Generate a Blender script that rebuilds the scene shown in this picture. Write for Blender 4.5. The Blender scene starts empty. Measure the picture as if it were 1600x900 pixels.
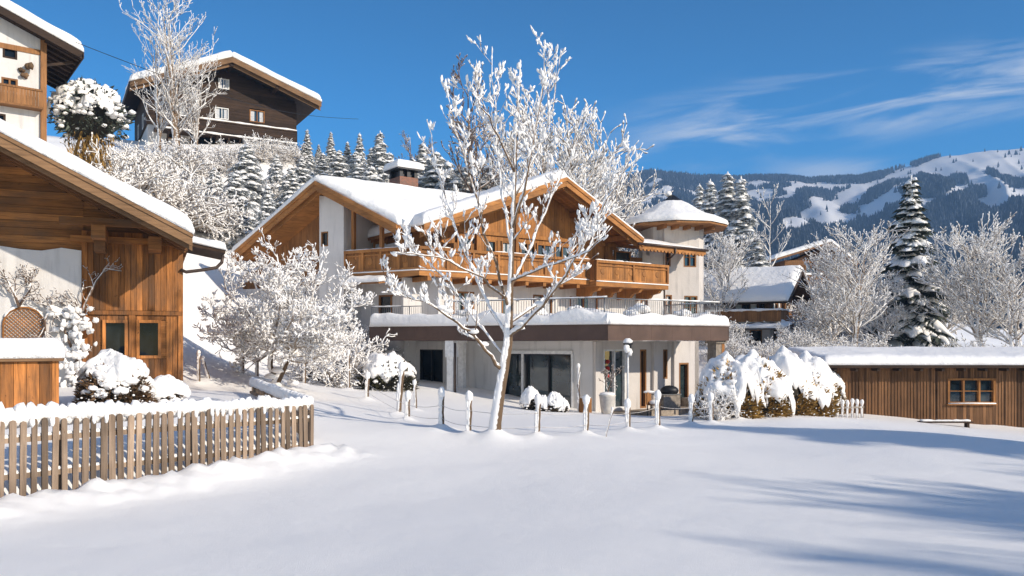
import bpy, bmesh, math, random
import numpy as np
from mathutils import Vector, Matrix, noise
random.seed(7)
# ------------------------------------------------------------------ camera, light, sky
SC = bpy.context.scene
COL = SC.collection
F = 1255.0; EYE = 2.6; HY = 533.0          # focal length in px of the 1600 px photo, eye height, horizon row
cd = bpy.data.cameras.new('camera'); cam = bpy.data.objects.new('camera', cd); COL.objects.link(cam)
cam.location = (0, 0, EYE); cam.rotation_euler = (math.radians(90), 0, 0)
cd.sensor_width = 36; cd.lens = F/1600*36; cd.shift_y = (HY-450)/1600; cd.clip_start = .1; cd.clip_end = 9000
SC.camera = cam
SUN_EL = math.radians(25); SUN_AZ = math.atan2(.87, -.49)
SDIR = Vector((math.sin(SUN_AZ)*math.cos(SUN_EL), math.cos(SUN_AZ)*math.cos(SUN_EL), math.sin(SUN_EL)))
sd = bpy.data.lights.new('sun', 'SUN'); sd.energy = 4.65; sd.angle = math.radians(.8); sd.color = (1, .90, .76)
so = bpy.data.objects.new('sun', sd); COL.objects.link(so); so.rotation_euler = SDIR.to_track_quat('Z', 'Y').to_euler(); so.location = (60, -40, 60)
W = bpy.data.worlds.new('World'); SC.world = W; W.use_nodes = True
wn, wl = W.node_tree.nodes, W.node_tree.links
wn.clear()
wo = wn.new('ShaderNodeOutputWorld'); bg = wn.new('ShaderNodeBackground'); sky = wn.new('ShaderNodeTexSky')
sky.sky_type = 'NISHITA'; sky.sun_disc = False; sky.sun_elevation = SUN_EL; sky.sun_rotation = SUN_AZ
sky.altitude = 1500; sky.air_density = 1.0; sky.dust_density = .7; sky.ozone_density = 3.0
bg.inputs[1].default_value = .12
def wmath(op, a, b=None, c=None):
    n = wn.new('ShaderNodeMath'); n.operation = op
    for i, x in enumerate((a, b, c)):
        if x is None: continue
        if isinstance(x, (int, float)): n.inputs[i].default_value = x
        else: wl.new(x, n.inputs[i])
    return n.outputs[0]
def wsmooth(x, a, b):
    n = wn.new('ShaderNodeMapRange'); n.interpolation_type = 'SMOOTHSTEP'; wl.new(x, n.inputs[0])
    n.inputs[1].default_value = a; n.inputs[2].default_value = b; return n.outputs[0]
tc = wn.new('ShaderNodeTexCoord'); sx = wn.new('ShaderNodeSeparateXYZ'); wl.new(tc.outputs['Generated'], sx.inputs[0])
yy = wmath('MAXIMUM', sx.outputs[1], .05)
cx = wmath('DIVIDE', sx.outputs[0], yy); cz = wmath('DIVIDE', sx.outputs[2], yy)
sh = wmath('SUBTRACT', cz, wmath('MULTIPLY', cx, .16))         # streaks climb to the right
cb = wn.new('ShaderNodeCombineXYZ'); wl.new(wmath('MULTIPLY', cx, 2.6), cb.inputs[0]); wl.new(wmath('MULTIPLY', sh, 17), cb.inputs[1])
nz = wn.new('ShaderNodeTexNoise'); nz.inputs['Scale'].default_value = 1.5; nz.inputs['Detail'].default_value = 7; nz.inputs['Roughness'].default_value = .55; nz.inputs['Distortion'].default_value = .6
wl.new(cb.outputs[0], nz.inputs['Vector'])
band = wmath('MULTIPLY', wsmooth(sh, .16, .215), wsmooth(sh, .30, .225))
m1 = wmath('MULTIPLY', wmath('MULTIPLY', wsmooth(nz.outputs[0], .42, .68), band), wsmooth(cx, .06, .30))
low = wmath('MULTIPLY', wmath('MULTIPLY', wsmooth(cz, .19, .205), wsmooth(cz, .235, .21)), wmath('MULTIPLY', wsmooth(cx, .27, .40), wsmooth(cx, .62, .45)))
m2 = wmath('MULTIPLY', low, wsmooth(nz.outputs[0], .25, .6))
mk = wmath('MINIMUM', wmath('ADD', wmath('MULTIPLY', m1, .82), wmath('MULTIPLY', m2, .6)), 1.0)
hsv = wn.new('ShaderNodeHueSaturation'); hsv.inputs['Saturation'].default_value = 1.8; hsv.inputs['Value'].default_value = 1.32
wl.new(sky.outputs[0], hsv.inputs['Color'])
up_ = wsmooth(cz, .16, .46)
wl.new(wmath('ADD', 1.62, wmath('MULTIPLY', up_, .28)), hsv.inputs['Saturation']); wl.new(wmath('SUBTRACT', 1.72, wmath('MULTIPLY', up_, .52)), hsv.inputs['Value'])
mx = wn.new('ShaderNodeMix'); mx.data_type = 'RGBA'; wl.new(mk, mx.inputs[0]); wl.new(hsv.outputs[0], mx.inputs[6]); mx.inputs[7].default_value = (7.6, 8.0, 8.6, 1)
# unseen broken cloud added behind the camera as neutral fill for blue shadows
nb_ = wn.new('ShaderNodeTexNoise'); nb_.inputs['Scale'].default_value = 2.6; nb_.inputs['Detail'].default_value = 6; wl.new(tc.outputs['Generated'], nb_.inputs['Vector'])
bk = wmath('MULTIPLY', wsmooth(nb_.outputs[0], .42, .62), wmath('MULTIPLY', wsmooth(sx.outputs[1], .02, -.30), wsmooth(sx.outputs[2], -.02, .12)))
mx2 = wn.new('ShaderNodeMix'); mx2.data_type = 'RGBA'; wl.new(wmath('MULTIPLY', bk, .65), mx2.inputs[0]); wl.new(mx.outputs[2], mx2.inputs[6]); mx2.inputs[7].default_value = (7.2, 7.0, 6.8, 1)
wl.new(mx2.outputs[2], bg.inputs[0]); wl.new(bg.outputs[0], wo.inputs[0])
vs = SC.view_settings; vs.view_transform = 'Standard'; vs.look = 'None'; vs.exposure = 0.06; vs.gamma = 1; vs.use_curve_mapping = False
# ------------------------------------------------------------------ helpers
def P(px, py, d): return Vector(((px-800)*d/F, d, EYE+(HY-py)*d/F))
def V(*a): return Vector(a)
def fbm(x, y, z=0, o=3):
    s = 0; a = 1; f = 1
    for _ in range(o):
        s += a*noise.noise(Vector((x*f, y*f, z+f*3.1))); a *= .5; f *= 2.03
    return s
class MB:
    def __init__(s): s.v = []; s.f = []; s.m = []; s.t = []
    def add(s, vs, fs, mi=0, tone=None):
        o = len(s.v); s.v += [tuple(p) for p in vs]; s.f += [tuple(i+o for i in f) for f in fs]
        t = random.random() if tone is None else tone
        s.m += [mi]*len(fs); s.t += [t]*len(fs)
    def hexa(s, p, mi=0, tone=None):      # 8 corners: bottom 4, top 4
        s.add(p, [(0, 3, 2, 1), (4, 5, 6, 7), (0, 1, 5, 4), (1, 2, 6, 5), (2, 3, 7, 6), (3, 0, 4, 7)], mi, tone)
    def box(s, x0, x1, y0, y1, z0, z1, mi=0, tone=None):
        s.hexa([(x0, y0, z0), (x1, y0, z0), (x1, y1, z0), (x0, y1, z0), (x0, y0, z1), (x1, y0, z1), (x1, y1, z1), (x0, y1, z1)], mi, tone)
    def prism(s, poly, vec, mi=0, tone=None):
        n = len(poly); vec = Vector(vec); a = [Vector(p) for p in poly]; b = [p+vec for p in a]
        fs = [tuple(range(n))[::-1], tuple(range(n, 2*n))]+[(i, (i+1) % n, n+(i+1) % n, n+i) for i in range(n)]
        s.add(a+b, fs, mi, tone)
    def beam(s, a, b, w, h, up=(0, 0, 1), mi=0, tone=None):
        a = Vector(a); b = Vector(b); d = (b-a).normalized(); side = d.cross(Vector(up)).normalized()*w/2; u = side.cross(d).normalized()*h/2
        s.hexa([a-side-u, a+side-u, b+side-u, b-side-u, a-side+u, a+side+u, b+side+u, b-side+u], mi, tone)
    def tube(s, pts, rads, n=6, mi=0, tone=None, lump=0):
        pts = [Vector(p) for p in pts]; k = len(pts); vs = []; fs = []
        if not hasattr(rads, '__len__'): rads = [rads]*k
        ref = None
        for i, p in enumerate(pts):
            d = (pts[min(i+1, k-1)]-pts[max(i-1, 0)])
            if d.length < 1e-9: d = Vector((0, 0, 1))
            d.normalize()
            if ref is None: ref = Vector((1, 0, 0)) if abs(d.x) < .8 else Vector((0, 1, 0))
            a = (ref-d*ref.dot(d)).normalized(); b = d.cross(a); ref = a
            r = rads[i]*(1+lump*random.uniform(-1, 1))
            for j in range(n):
                t = 2*math.pi*j/n; vs.append(p+a*(r*math.cos(t))+b*(r*math.sin(t)))
        for i in range(k-1):
            for j in range(n):
                j2 = (j+1) % n; fs.append((i*n+j, i*n+j2, (i+1)*n+j2, (i+1)*n+j))
        fs.append(tuple(range(n))[::-1]); fs.append(tuple(range((k-1)*n, k*n)))
        s.add(vs, fs, mi, tone)
    def ell(s, c, rx, ry=None, rz=None, nu=8, nv=6, mi=0, tone=None, nz=0, ax=None, fq=1.5):
        ry = rx if ry is None else ry; rz = rx if rz is None else rz; c = Vector(c); vs = []; fs = []
        off = Vector((random.uniform(0, 50), random.uniform(0, 50), 0))
        for i in range(1, nv):
            ph = math.pi*i/nv
            for j in range(nu):
                th = 2*math.pi*j/nu
                d = Vector((math.sin(ph)*math.cos(th), math.sin(ph)*math.sin(th), math.cos(ph)))
                k = 1+(nz*noise.noise(d*fq+off) if nz else 0)
                q = Vector((d.x*rx*k, d.y*ry*k, d.z*rz*k)); vs.append(c+(ax @ q if ax else q))
        top = Vector((0, 0, rz)); vs.append(c+(ax @ top if ax else top)); vs.append(c-(ax @ top if ax else top))
        T = (nv-1)*nu; B = T+1
        for i in range(nv-2):
            for j in range(nu):
                j2 = (j+1) % nu; fs.append((i*nu+j, (i+1)*nu+j, (i+1)*nu+j2, i*nu+j2))
        for j in range(nu):
            j2 = (j+1) % nu; fs.append((T, j, j2)); fs.append((B, (nv-2)*nu+j2, (nv-2)*nu+j))
        s.add(vs, fs, mi, tone)
    def build(s, name, mats, parent=None, smooth=False, fix=False, origin=None):
        mats = mats if isinstance(mats, (list, tuple)) else [mats]
        off = Vector((0, 0, 0))
        if parent is not None:
            q = parent
            while q.parent: q = q.parent
            off = q.location.copy()
        elif origin is not None: off = Vector(origin)
        me = bpy.data.meshes.new(name)
        vv = np.array(s.v, dtype=np.float64).reshape(-1, 3)-np.array(off)
        me.from_pydata(vv.tolist(), [], s.f)
        for m in mats: me.materials.append(m)
        me.polygons.foreach_set('material_index', s.m)
        if smooth: me.polygons.foreach_set('use_smooth', [True]*len(s.f))
        at = me.attributes.new('tone', 'FLOAT', 'FACE'); at.data.foreach_set('value', s.t)
        if fix:
            bm = bmesh.new(); bm.from_mesh(me); bmesh.ops.recalc_face_normals(bm, faces=bm.faces[:]); bm.to_mesh(me); bm.free()
        me.update()
        o = bpy.data.objects.new(name, me); COL.objects.link(o)
        if parent is not None: o.parent = parent
        elif origin is not None: o.location = off
        return o
def tag(o, label=None, cat=None, group=None, kind=None):
    if label: o['label'] = label
    if cat: o['category'] = cat
    if group: o['group'] = group
    if kind: o['kind'] = kind
    return o
def thing(name, loc, label, cat, group=None):
    o = bpy.data.objects.new(name, None); COL.objects.link(o); o.location = loc; o.empty_display_size = .3
    return tag(o, label, cat, group)
def copy_tree(src, loc, rz=0, sc=(1, 1, 1), label=None, group=None):
    r = src.copy(); COL.objects.link(r); r.location = loc; r.rotation_euler = (0, 0, rz); r.scale = sc if hasattr(sc, '__len__') else (sc, sc, sc)
    if label: r['label'] = label
    if group: r['group'] = group
    for ch in src.children:
        c = ch.copy(); COL.objects.link(c); c.parent = r
        for g in ch.children:
            d = g.copy(); COL.objects.link(d); d.parent = c
    return r
class Fr:                                   # a vertical wall frame: a along the wall, b outward, z up
    def __init__(s, o, deg):
        s.o = Vector((o[0], o[1], 0)); t = math.radians(deg); s.d = Vector((math.cos(t), math.sin(t), 0)); s.n = Vector((math.sin(t), -math.cos(t), 0))
    def pt(s, a, b, z): return s.o+s.d*a+s.n*b+Vector((0, 0, z))
    def a(s, px, b=0):
        o = s.o+s.n*b; k = (px-800)/F
        return (k*o.y-o.x)/(s.d.x-k*s.d.y)
    def z(s, a, py, b=0):
        return EYE+(HY-py)*s.pt(a, b, 0).y/F
    def box(s, mb, a0, a1, b0, b1, z0, z1, mi=0, tone=None):
        mb.hexa([s.pt(a0, b1, z0), s.pt(a1, b1, z0), s.pt(a1, b0, z0), s.pt(a0, b0, z0), s.pt(a0, b1, z1), s.pt(a1, b1, z1), s.pt(a1, b0, z1), s.pt(a0, b0, z1)], mi, tone)
    def wall(s, mb, a0, a1, b0, b1, z0, z1, holes=(), mi=0):        # slab b0..b1 with real openings (a0,a1,z0,z1)
        A = sorted({a0, a1, *[max(a0, min(a1, h[i])) for h in holes for i in (0, 1)]}); Z = sorted({z0, z1, *[max(z0, min(z1, h[i])) for h in holes for i in (2, 3)]})
        def solid(i, j):
            if i < 0 or j < 0 or i >= len(A)-1 or j >= len(Z)-1: return False
            a = (A[i]+A[i+1])/2; z = (Z[j]+Z[j+1])/2
            return not any(h[0] < a < h[1] and h[2] < z < h[3] for h in holes)
        q = lambda *p: mb.add([s.pt(*x) for x in p], [(0, 1, 2, 3)], mi, .5)
        for i in range(len(A)-1):
            for j in range(len(Z)-1):
                if not solid(i, j): continue
                x0, x1, y0, y1 = A[i], A[i+1], Z[j], Z[j+1]
                q((x0, b1, y0), (x1, b1, y0), (x1, b1, y1), (x0, b1, y1)); q((x1, b0, y0), (x0, b0, y0), (x0, b0, y1), (x1, b0, y1))
                if not solid(i-1, j): q((x0, b0, y0), (x0, b1, y0), (x0, b1, y1), (x0, b0, y1))
                if not solid(i+1, j): q((x1, b1, y0), (x1, b0, y0), (x1, b0, y1), (x1, b1, y1))
                if not solid(i, j-1): q((x0, b0, y0), (x1, b0, y0), (x1, b1, y0), (x0, b1, y0))
                if not solid(i, j+1): q((x0, b1, y1), (x1, b1, y1), (x1, b0, y1), (x0, b0, y1))
    def boards(s, mb, a0, a1, zlo, zhi, b, w=.18, th=.03, holes=(), mi=0, batten=False):     # vertical boards
        f0 = zlo if callable(zlo) else (lambda a: zlo); f1 = zhi if callable(zhi) else (lambda a: zhi)
        n = max(1, round((a1-a0)/w)); w = (a1-a0)/n; a = a0
        for i in range(n):
            x0 = a0+i*w+.004; x1 = a0+(i+1)*w-.004; t = random.random(); db = random.uniform(0, .014)
            segs = [(f0((x0+x1)/2), None)]; cuts = sorted([(h[2], h[3]) for h in holes if h[0] < x1-.01 and h[1] > x0+.01])
            lo = f0((x0+x1)/2)
            for c0, c1 in cuts:
                if c0-lo > .03: s.box(mb, x0, x1, b, b+th+db, lo, c0, mi, t)
                lo = max(lo, c1)
            za, zb = f1(x0), f1(x1)
            if min(za, zb)-lo > .03:
                mb.hexa([s.pt(x0, b+th+db, lo), s.pt(x1, b+th+db, lo), s.pt(x1, b, lo), s.pt(x0, b, lo), s.pt(x0, b+th+db, za), s.pt(x1, b+th+db, zb), s.pt(x1, b, zb), s.pt(x0, b, za)], mi, t)
            if batten and min(za, zb)-lo > .03: s.box(mb, x1-.02, x1+.03, b+th+.016, b+th+.03, lo, min(za, zb), mi, t)
    def logs(s, mb, a0, a1, z0, z1, b, h=.2, th=.06, holes=(), mi=0, alo=None, ahi=None):      # horizontal boards; alo/ahi(z) trim the ends
        n = max(1, round((z1-z0)/h)); h = (z1-z0)/n
        for i in range(n):
            x0 = z0+i*h+.004; x1 = z0+(i+1)*h-.004; t = random.random()
            A0 = max(a0, alo(x1)) if alo else a0; A1 = min(a1, ahi(x1)) if ahi else a1
            lo = A0
            for c in sorted([(q[0], q[1]) for q in holes if q[2] < x1-.01 and q[3] > x0+.01]):
                if c[0]-lo > .02: s.box(mb, lo, c[0], b, b+th+random.uniform(0, .01), x0, x1, mi, t)
                lo = max(lo, c[1])
            if A1-lo > .02: s.box(mb, lo, A1, b, b+th+random.uniform(0, .01), x0, x1, mi, t)
# ------------------------------------------------------------------ materials
def newmat(name):
    m = bpy.data.materials.new(name); m.use_nodes = True; n = m.node_tree.nodes; l = m.node_tree.links
    return m, n, l, n['Principled BSDF']
def tex(n, l, scale, detail=4, sc=(1, 1, 1), coord='Object', rough=.55):
    t = n.new('ShaderNodeTexCoord'); mp = n.new('ShaderNodeMapping'); mp.inputs['Scale'].default_value = sc
    l.new(t.outputs[coord], mp.inputs[0]); z = n.new('ShaderNodeTexNoise'); z.inputs['Scale'].default_value = scale; z.inputs['Detail'].default_value = detail; z.inputs['Roughness'].default_value = rough
    l.new(mp.outputs[0], z.inputs['Vector']); return z.outputs[0]
def ramp(n, l, x, stops):
    r = n.new('ShaderNodeValToRGB'); l.new(x, r.inputs[0]); e = r.color_ramp.elements
    while len(e) > 1: e.remove(e[-1])
    e[0].position = stops[0][0]; e[0].color = (*stops[0][1], 1)
    for p, c in stops[1:]:
        q = e.new(p); q.color = (*c, 1)
    return r.outputs[0]
def bump(n, l, h, strength, dist, b):
    k = n.new('ShaderNodeBump'); k.inputs['Strength'].default_value = strength; k.inputs['Distance'].default_value = dist
    l.new(h, k.inputs['Height']); l.new(k.outputs[0], b.inputs['Normal']); return k
def mth(n, l, op, a, b):
    k = n.new('ShaderNodeMath'); k.operation = op
    for i, x in enumerate((a, b)):
        if isinstance(x, (int, float)): k.inputs[i].default_value = x
        else: l.new(x, k.inputs[i])
    return k.outputs[0]
def mixc(n, l, f, a, b, bt='MIX'):
    k = n.new('ShaderNodeMix'); k.data_type = 'RGBA'; k.blend_type = bt
    if isinstance(f, (int, float)): k.inputs[0].default_value = f
    else: l.new(f, k.inputs[0])
    for i, x in ((6, a), (7, b)):
        if isinstance(x, tuple): k.inputs[i].default_value = (*x, 1)
        else: l.new(x, k.inputs[i])
    return k.outputs[2]
SNOWC = (.92, .895, .865)
def m_snow(name, s1=2.2, d1=.12, s2=45, d2=.012):
    m, n, l, b = newmat(name); b.inputs['Base Color'].default_value = (*SNOWC, 1); b.inputs['Roughness'].default_value = .6
    b.inputs['Specular IOR Level'].default_value = .25
    h = mth(n, l, 'ADD', mth(n, l, 'MULTIPLY', tex(n, l, s1, 4), d1), mth(n, l, 'MULTIPLY', tex(n, l, s2, 3), d2))
    bump(n, l, h, 1, 1, b); return m
def m_wood(name, c, vert=True, contrast=.55, tone=.6, rough=.75, snowy=0, weather=0):
    m, n, l, b = newmat(name)
    g = tex(n, l, 1.6, 6, (13, 13, .7) if vert else (.7, .7, 13), rough=.65)
    big = tex(n, l, .9, 3)
    lo = tuple(x*(1-contrast) for x in c); hi = tuple(min(1, x*(1+contrast*.55)) for x in c)
    colr = ramp(n, l, g, [(.28, lo), (.5, c), (.72, hi)])
    at = n.new('ShaderNodeAttribute'); at.attribute_name = 'tone'
    mr = n.new('ShaderNodeMapRange'); l.new(at.outputs['Fac'], mr.inputs[0]); mr.inputs[3].default_value = 1-tone*.6; mr.inputs[4].default_value = 1+tone*.4
    colr = mixc(n, l, 1.0, colr, mr.outputs[0], 'MULTIPLY')
    mr2 = n.new('ShaderNodeMapRange'); l.new(big, mr2.inputs[0]); mr2.inputs[1].default_value = .3; mr2.inputs[2].default_value = .7; mr2.inputs[3].default_value = .72; mr2.inputs[4].default_value = 1.15
    colr = mixc(n, l, 1.0, colr, mr2.outputs[0], 'MULTIPLY')
    if weather:                                   # sun-greyed and water-stained patches, with dark knots
        wf = n.new('ShaderNodeMapRange'); l.new(tex(n, l, 1.1, 5, (2.2, 2.2, .8) if vert else (.8, .8, 2.2)), wf.inputs[0]); wf.inputs[1].default_value = .44; wf.inputs[2].default_value = .72; wf.inputs[4].default_value = weather
        colr = mixc(n, l, wf.outputs[0], colr, (.10, .066, .042))
        kf = n.new('ShaderNodeMapRange'); l.new(tex(n, l, 3.2, 2, (2.2, 2.2, 1.3) if vert else (1.3, 1.3, 2.2)), kf.inputs[0]); kf.inputs[1].default_value = .70; kf.inputs[2].default_value = .76; kf.inputs[4].default_value = .75
        colr = mixc(n, l, kf.outputs[0], colr, (.05, .022, .01))
    if snowy:
        sn = tex(n, l, 6, 3); f = n.new('ShaderNodeMapRange'); l.new(sn, f.inputs[0]); f.inputs[1].default_value = .62-snowy*.1; f.inputs[2].default_value = .66
        colr = mixc(n, l, f.outputs[0], colr, SNOWC)
    l.new(colr, b.inputs['Base Color']); b.inputs['Roughness'].default_value = rough; b.inputs['Specular IOR Level'].default_value = .25
    bump(n, l, g, .5, .02, b); return m
def m_plain(name, c, rough=.6, metal=0, nscale=6, var=.15, bmp=.004, spec=.3):
    m, n, l, b = newmat(name); t = tex(n, l, nscale, 4)
    l.new(ramp(n, l, t, [(.3, tuple(x*(1-var) for x in c)), (.7, tuple(min(1, x*(1+var)) for x in c))]), b.inputs['Base Color'])
    b.inputs['Roughness'].default_value = rough; b.inputs['Metallic'].default_value = metal; b.inputs['Specular IOR Level'].default_value = spec
    if bmp: bump(n, l, tex(n, l, nscale*6, 3), 1, bmp, b)
    return m
def m_stucco(name, c):
    m, n, l, b = newmat(name); t = tex(n, l, .8, 5); t2 = tex(n, l, 40, 3)
    st = n.new('ShaderNodeMapRange'); l.new(tex(n, l, 1.3, 5, (3, 3, .35)), st.inputs[0]); st.inputs[1].default_value = .52; st.inputs[2].default_value = .78; st.inputs[3].default_value = 1.0; st.inputs[4].default_value = .72
    l.new(mixc(n, l, 1.0, ramp(n, l, t, [(.3, tuple(x*.9 for x in c)), (.65, c)]), st.outputs[0], 'MULTIPLY'), b.inputs['Base Color']); b.inputs['Roughness'].default_value = .9; b.inputs['Specular IOR Level'].default_value = .1
    bump(n, l, mth(n, l, 'ADD', t2, mth(n, l, 'MULTIPLY', tex(n, l, 5, 3), 3)), .5, .008, b); return m
def m_twig(name, bark, wind=(0, 0, 1), t0=-.35, t1=.0, nscale=4, namt=.9):   # bark with snow caught on the sides facing up / into the wind
    m, n, l, b = newmat(name); ge = n.new('ShaderNodeNewGeometry'); dt = n.new('ShaderNodeVectorMath'); dt.operation = 'DOT_PRODUCT'
    l.new(ge.outputs['Normal'], dt.inputs[0]); dt.inputs[1].default_value = Vector(wind).normalized()
    nzv = mth(n, l, 'MULTIPLY', mth(n, l, 'SUBTRACT', tex(n, l, nscale, 3), .5), namt)
    f = n.new('ShaderNodeMapRange'); l.new(mth(n, l, 'ADD', dt.outputs['Value'], nzv), f.inputs[0]); f.inputs[1].default_value = t0; f.inputs[2].default_value = t1
    bk = ramp(n, l, tex(n, l, 3, 4, (6, 6, 1)), [(.3, tuple(x*.55 for x in bark)), (.7, bark)])
    l.new(mixc(n, l, f.outputs[0], bk, SNOWC), b.inputs['Base Color']); b.inputs['Roughness'].default_value = .75; b.inputs['Specular IOR Level'].default_value = .2
    bump(n, l, tex(n, l, 30, 3), .6, .01, b); return m
def m_leaf(name, c):
    m, n, l, b = newmat(name); at = n.new('ShaderNodeAttribute'); at.attribute_name = 'tone'
    l.new(ramp(n, l, at.outputs['Fac'], [(0, tuple(x*.55 for x in c)), (.75, c), (1, tuple(min(1, x*1.7) for x in c))]), b.inputs['Base Color'])
    b.inputs['Roughness'].default_value = .7; b.inputs['Specular IOR Level'].default_value = .2; return m
def m_glass(name, c=(.012, .018, .02), rough=.04, ior=1.5):
    m, n, l, b = newmat(name); t = tex(n, l, .8, 3, (1, 1, 1))
    l.new(ramp(n, l, t, [(.35, tuple(x*.5 for x in c)), (.7, tuple(x*2.2 for x in c))]), b.inputs['Base Color']); b.inputs['Roughness'].default_value = rough
    b.inputs['IOR'].default_value = ior; b.inputs['Specular IOR Level'].default_value = .5 if ior > 1.6 else .22; bump(n, l, tex(n, l, .7, 1), .25, .02, b); return m
def m_brick(name):
    m, n, l, b = newmat(name); t = n.new('ShaderNodeTexCoord'); br = n.new('ShaderNodeTexBrick'); mp = n.new('ShaderNodeMapping'); mp.inputs['Rotation'].default_value = (math.radians(90), 0, 0)
    l.new(t.outputs['Object'], mp.inputs[0]); l.new(mp.outputs[0], br.inputs[0]); br.inputs['Scale'].default_value = 4.5
    br.inputs['Color1'].default_value = (.30, .11, .06, 1); br.inputs['Color2'].default_value = (.18, .09, .06, 1); br.inputs['Mortar'].default_value = (.2, .18, .16, 1)
    l.new(br.outputs[0], b.inputs['Base Color']); b.inputs['Roughness'].default_value = .9; return m
M = dict(
    ground=m_snow('ground_snow', .6, .06, 110, .010), snow=m_snow('snow', 2.2, .08, 35, .012), clump=m_snow('clump_snow', 5, .03, 60, .004),
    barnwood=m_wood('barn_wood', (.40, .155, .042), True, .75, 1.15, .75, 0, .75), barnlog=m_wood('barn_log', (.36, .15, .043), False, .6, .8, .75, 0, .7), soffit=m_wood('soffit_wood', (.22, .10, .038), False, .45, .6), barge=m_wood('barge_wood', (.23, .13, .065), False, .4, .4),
    larch=m_wood('larch', (.42, .178, .05), True, .4, .55, .75, 0, .4), larchh=m_wood('larch_horizontal', (.45, .195, .058), False, .38, .4, .75, 0, .35), larchd=m_wood('larch_dark', (.30, .14, .052), True, .4, .4),
    dark=m_wood('dark_timber', (.048, .027, .016), False, .5, .5), darkv=m_wood('dark_board', (.06, .036, .022), True, .5, .5), grey=m_wood('weathered_board', (.31, .225, .16), True, .5, .95, .85, 0, .5), shed=m_wood('shed_board', (.20, .098, .042), True, .5, .9), greypost=m_wood('grey_post', (.26, .22, .18), True, .4, .5, .8, .8),
    stucco=m_stucco('white_stucco', (.70, .67, .64)), stucco2=m_stucco('cream_stucco', (.66, .61, .565)), fascia=m_plain('brown_fascia', (.105, .062, .045), .6, 0, 1.2, .2, .002), metal=m_plain('grey_metal', (.25, .25, .25), .4, .8, 9, .15, .001), iron=m_plain('dark_metal', (.03, .03, .032), .45, .5), copper=m_plain('brown_gutter', (.10, .07, .055), .45, .6),
    glass=m_glass('dark_glass', (.006, .009, .012), .03), glassb=m_glass('teal_glass', (.02, .032, .034), .04, 1.85), curtain=m_plain('curtain', (.55, .56, .58), .9, 0, 14, .3, .01), red=m_plain('red_ornament', (.45, .03, .02), .5), brick=m_brick('chimney_brick'), stone=m_plain('stone', (.30, .25, .20), .9, 0, 7, .3, .02), terra=m_plain('terracotta', (.42, .2, .1), .85), pot=m_plain('pale_pot', (.6, .56, .5), .8), white=m_plain('white_paint', (.75, .74, .72), .5),
    bark=m_twig('bark_snow', (.17, .11, .065), (-.72, -.25, .62), -.02, .14, 9, .6), twig=m_twig('twig_snow', (.23, .15, .09), (-.3, -.1, 1), -.12, .12, 9, 1.0), frost=m_twig('frost_twig', (.33, .26, .20), (0, 0, 1), -.72, -.05, 7, 1.2), frostb=m_twig('brown_twig', (.22, .15, .11), (0, 0, 1), .15, .7, 7, 1.0), vine=m_twig('vine_snow', (.2, .13, .09), (0, 0, 1), .0, .3, 9, .9),
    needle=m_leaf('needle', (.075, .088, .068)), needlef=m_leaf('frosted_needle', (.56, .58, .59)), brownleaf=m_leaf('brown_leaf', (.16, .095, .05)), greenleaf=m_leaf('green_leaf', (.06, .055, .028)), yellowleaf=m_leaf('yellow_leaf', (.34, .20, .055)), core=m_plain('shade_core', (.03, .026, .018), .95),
)
# ------------------------------------------------------------------ terrain
CP = [(800, 900, 7.9), (300, 905, 7.9), (1300, 900, 7.9), (1600, 860, 9), (25, 778, 12), (290, 738, 14.3), (486, 702, 16.7), (560, 722, 16), (770, 692, 18.8), (690, 672, 19.4), (840, 688, 18.8), (916, 682, 20),
      (1028, 668, 23.5), (1112, 660, 27), (1152, 655, 29), (1242, 648, 32), (574, 624, 30), (637, 660, 22), (545, 612, 34), (430, 605, 29), (300, 603, 27), (660, 602, 38), (560, 592, 40), (900, 640, 36), (1040, 647, 38.5), (1100, 645, 38),
      (1300, 645, 36), (1450, 656, 36), (1600, 668, 36), (1800, 682, 36), (1600, 700, 20), (1300, 720, 18), (1300, 690, 21.5), (1100, 700, 20), (60, 640, 17), (200, 636, 18), (285, 632, 19.5), (395, 618, 22.5), (150, 600, 24), (-100, 640, 17), (-100, 600, 24),
      (330, 565, 36), (330, 440, 45), (350, 330, 56), (300, 228, 66), (228, 228, 66), (463, 232, 72), (463, 340, 60), (520, 290, 76), (600, 320, 78), (700, 400, 78), (800, 450, 78), (900, 480, 78), (1000, 490, 78), (800, 545, 52), (430, 470, 48), (560, 500, 52),
      (1200, 552, 46), (1180, 542, 58), (1250, 442, 92), (1425, 552, 55), (1330, 556, 50), (1530, 555, 52), (1700, 560, 55), (1120, 470, 80), (1400, 510, 92), (1600, 540, 92), (1300, 460, 150), (1600, 545, 150), (1900, 560, 150), (1000, 490, 150), (800, 450, 150), (400, 300, 150), (0, 330, 150), (68, 240, 40), (-120, 240, 40), (180, 300, 46), (190, 470, 32), (0, 470, 34)]
pts = [tuple(P(*c)) for c in CP]+[(0, 0, .55), (15, 0, .4), (-10, 2, .5), (40, 10, -.2), (60, 60, -2), (-40, 20, 6), (-40, 0, 3), (0, -15, .6), (40, -15, .6), (70, -5, 1), (-20, 10, 1.0), (220, 240, -12), (120, 100, -3), (100, 240, 2), (-150, 240, 20), (0, 240, 2)]
A_ = np.array(pts); xy = A_[:, :2]; n_ = len(A_)
def phi(r): return np.sqrt(r*r+2.0)
R_ = np.linalg.norm(xy[:, None]-xy[None], axis=2); K_ = np.zeros((n_+3, n_+3)); K_[:n_, :n_] = phi(R_)-np.eye(n_)*.04
K_[:n_, n_] = 1; K_[:n_, n_+1:] = xy; K_[n_:, :n_] = K_[:n_, n_:].T
Wt = np.linalg.solve(K_, np.concatenate([A_[:, 2], [0, 0, 0]]))
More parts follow.
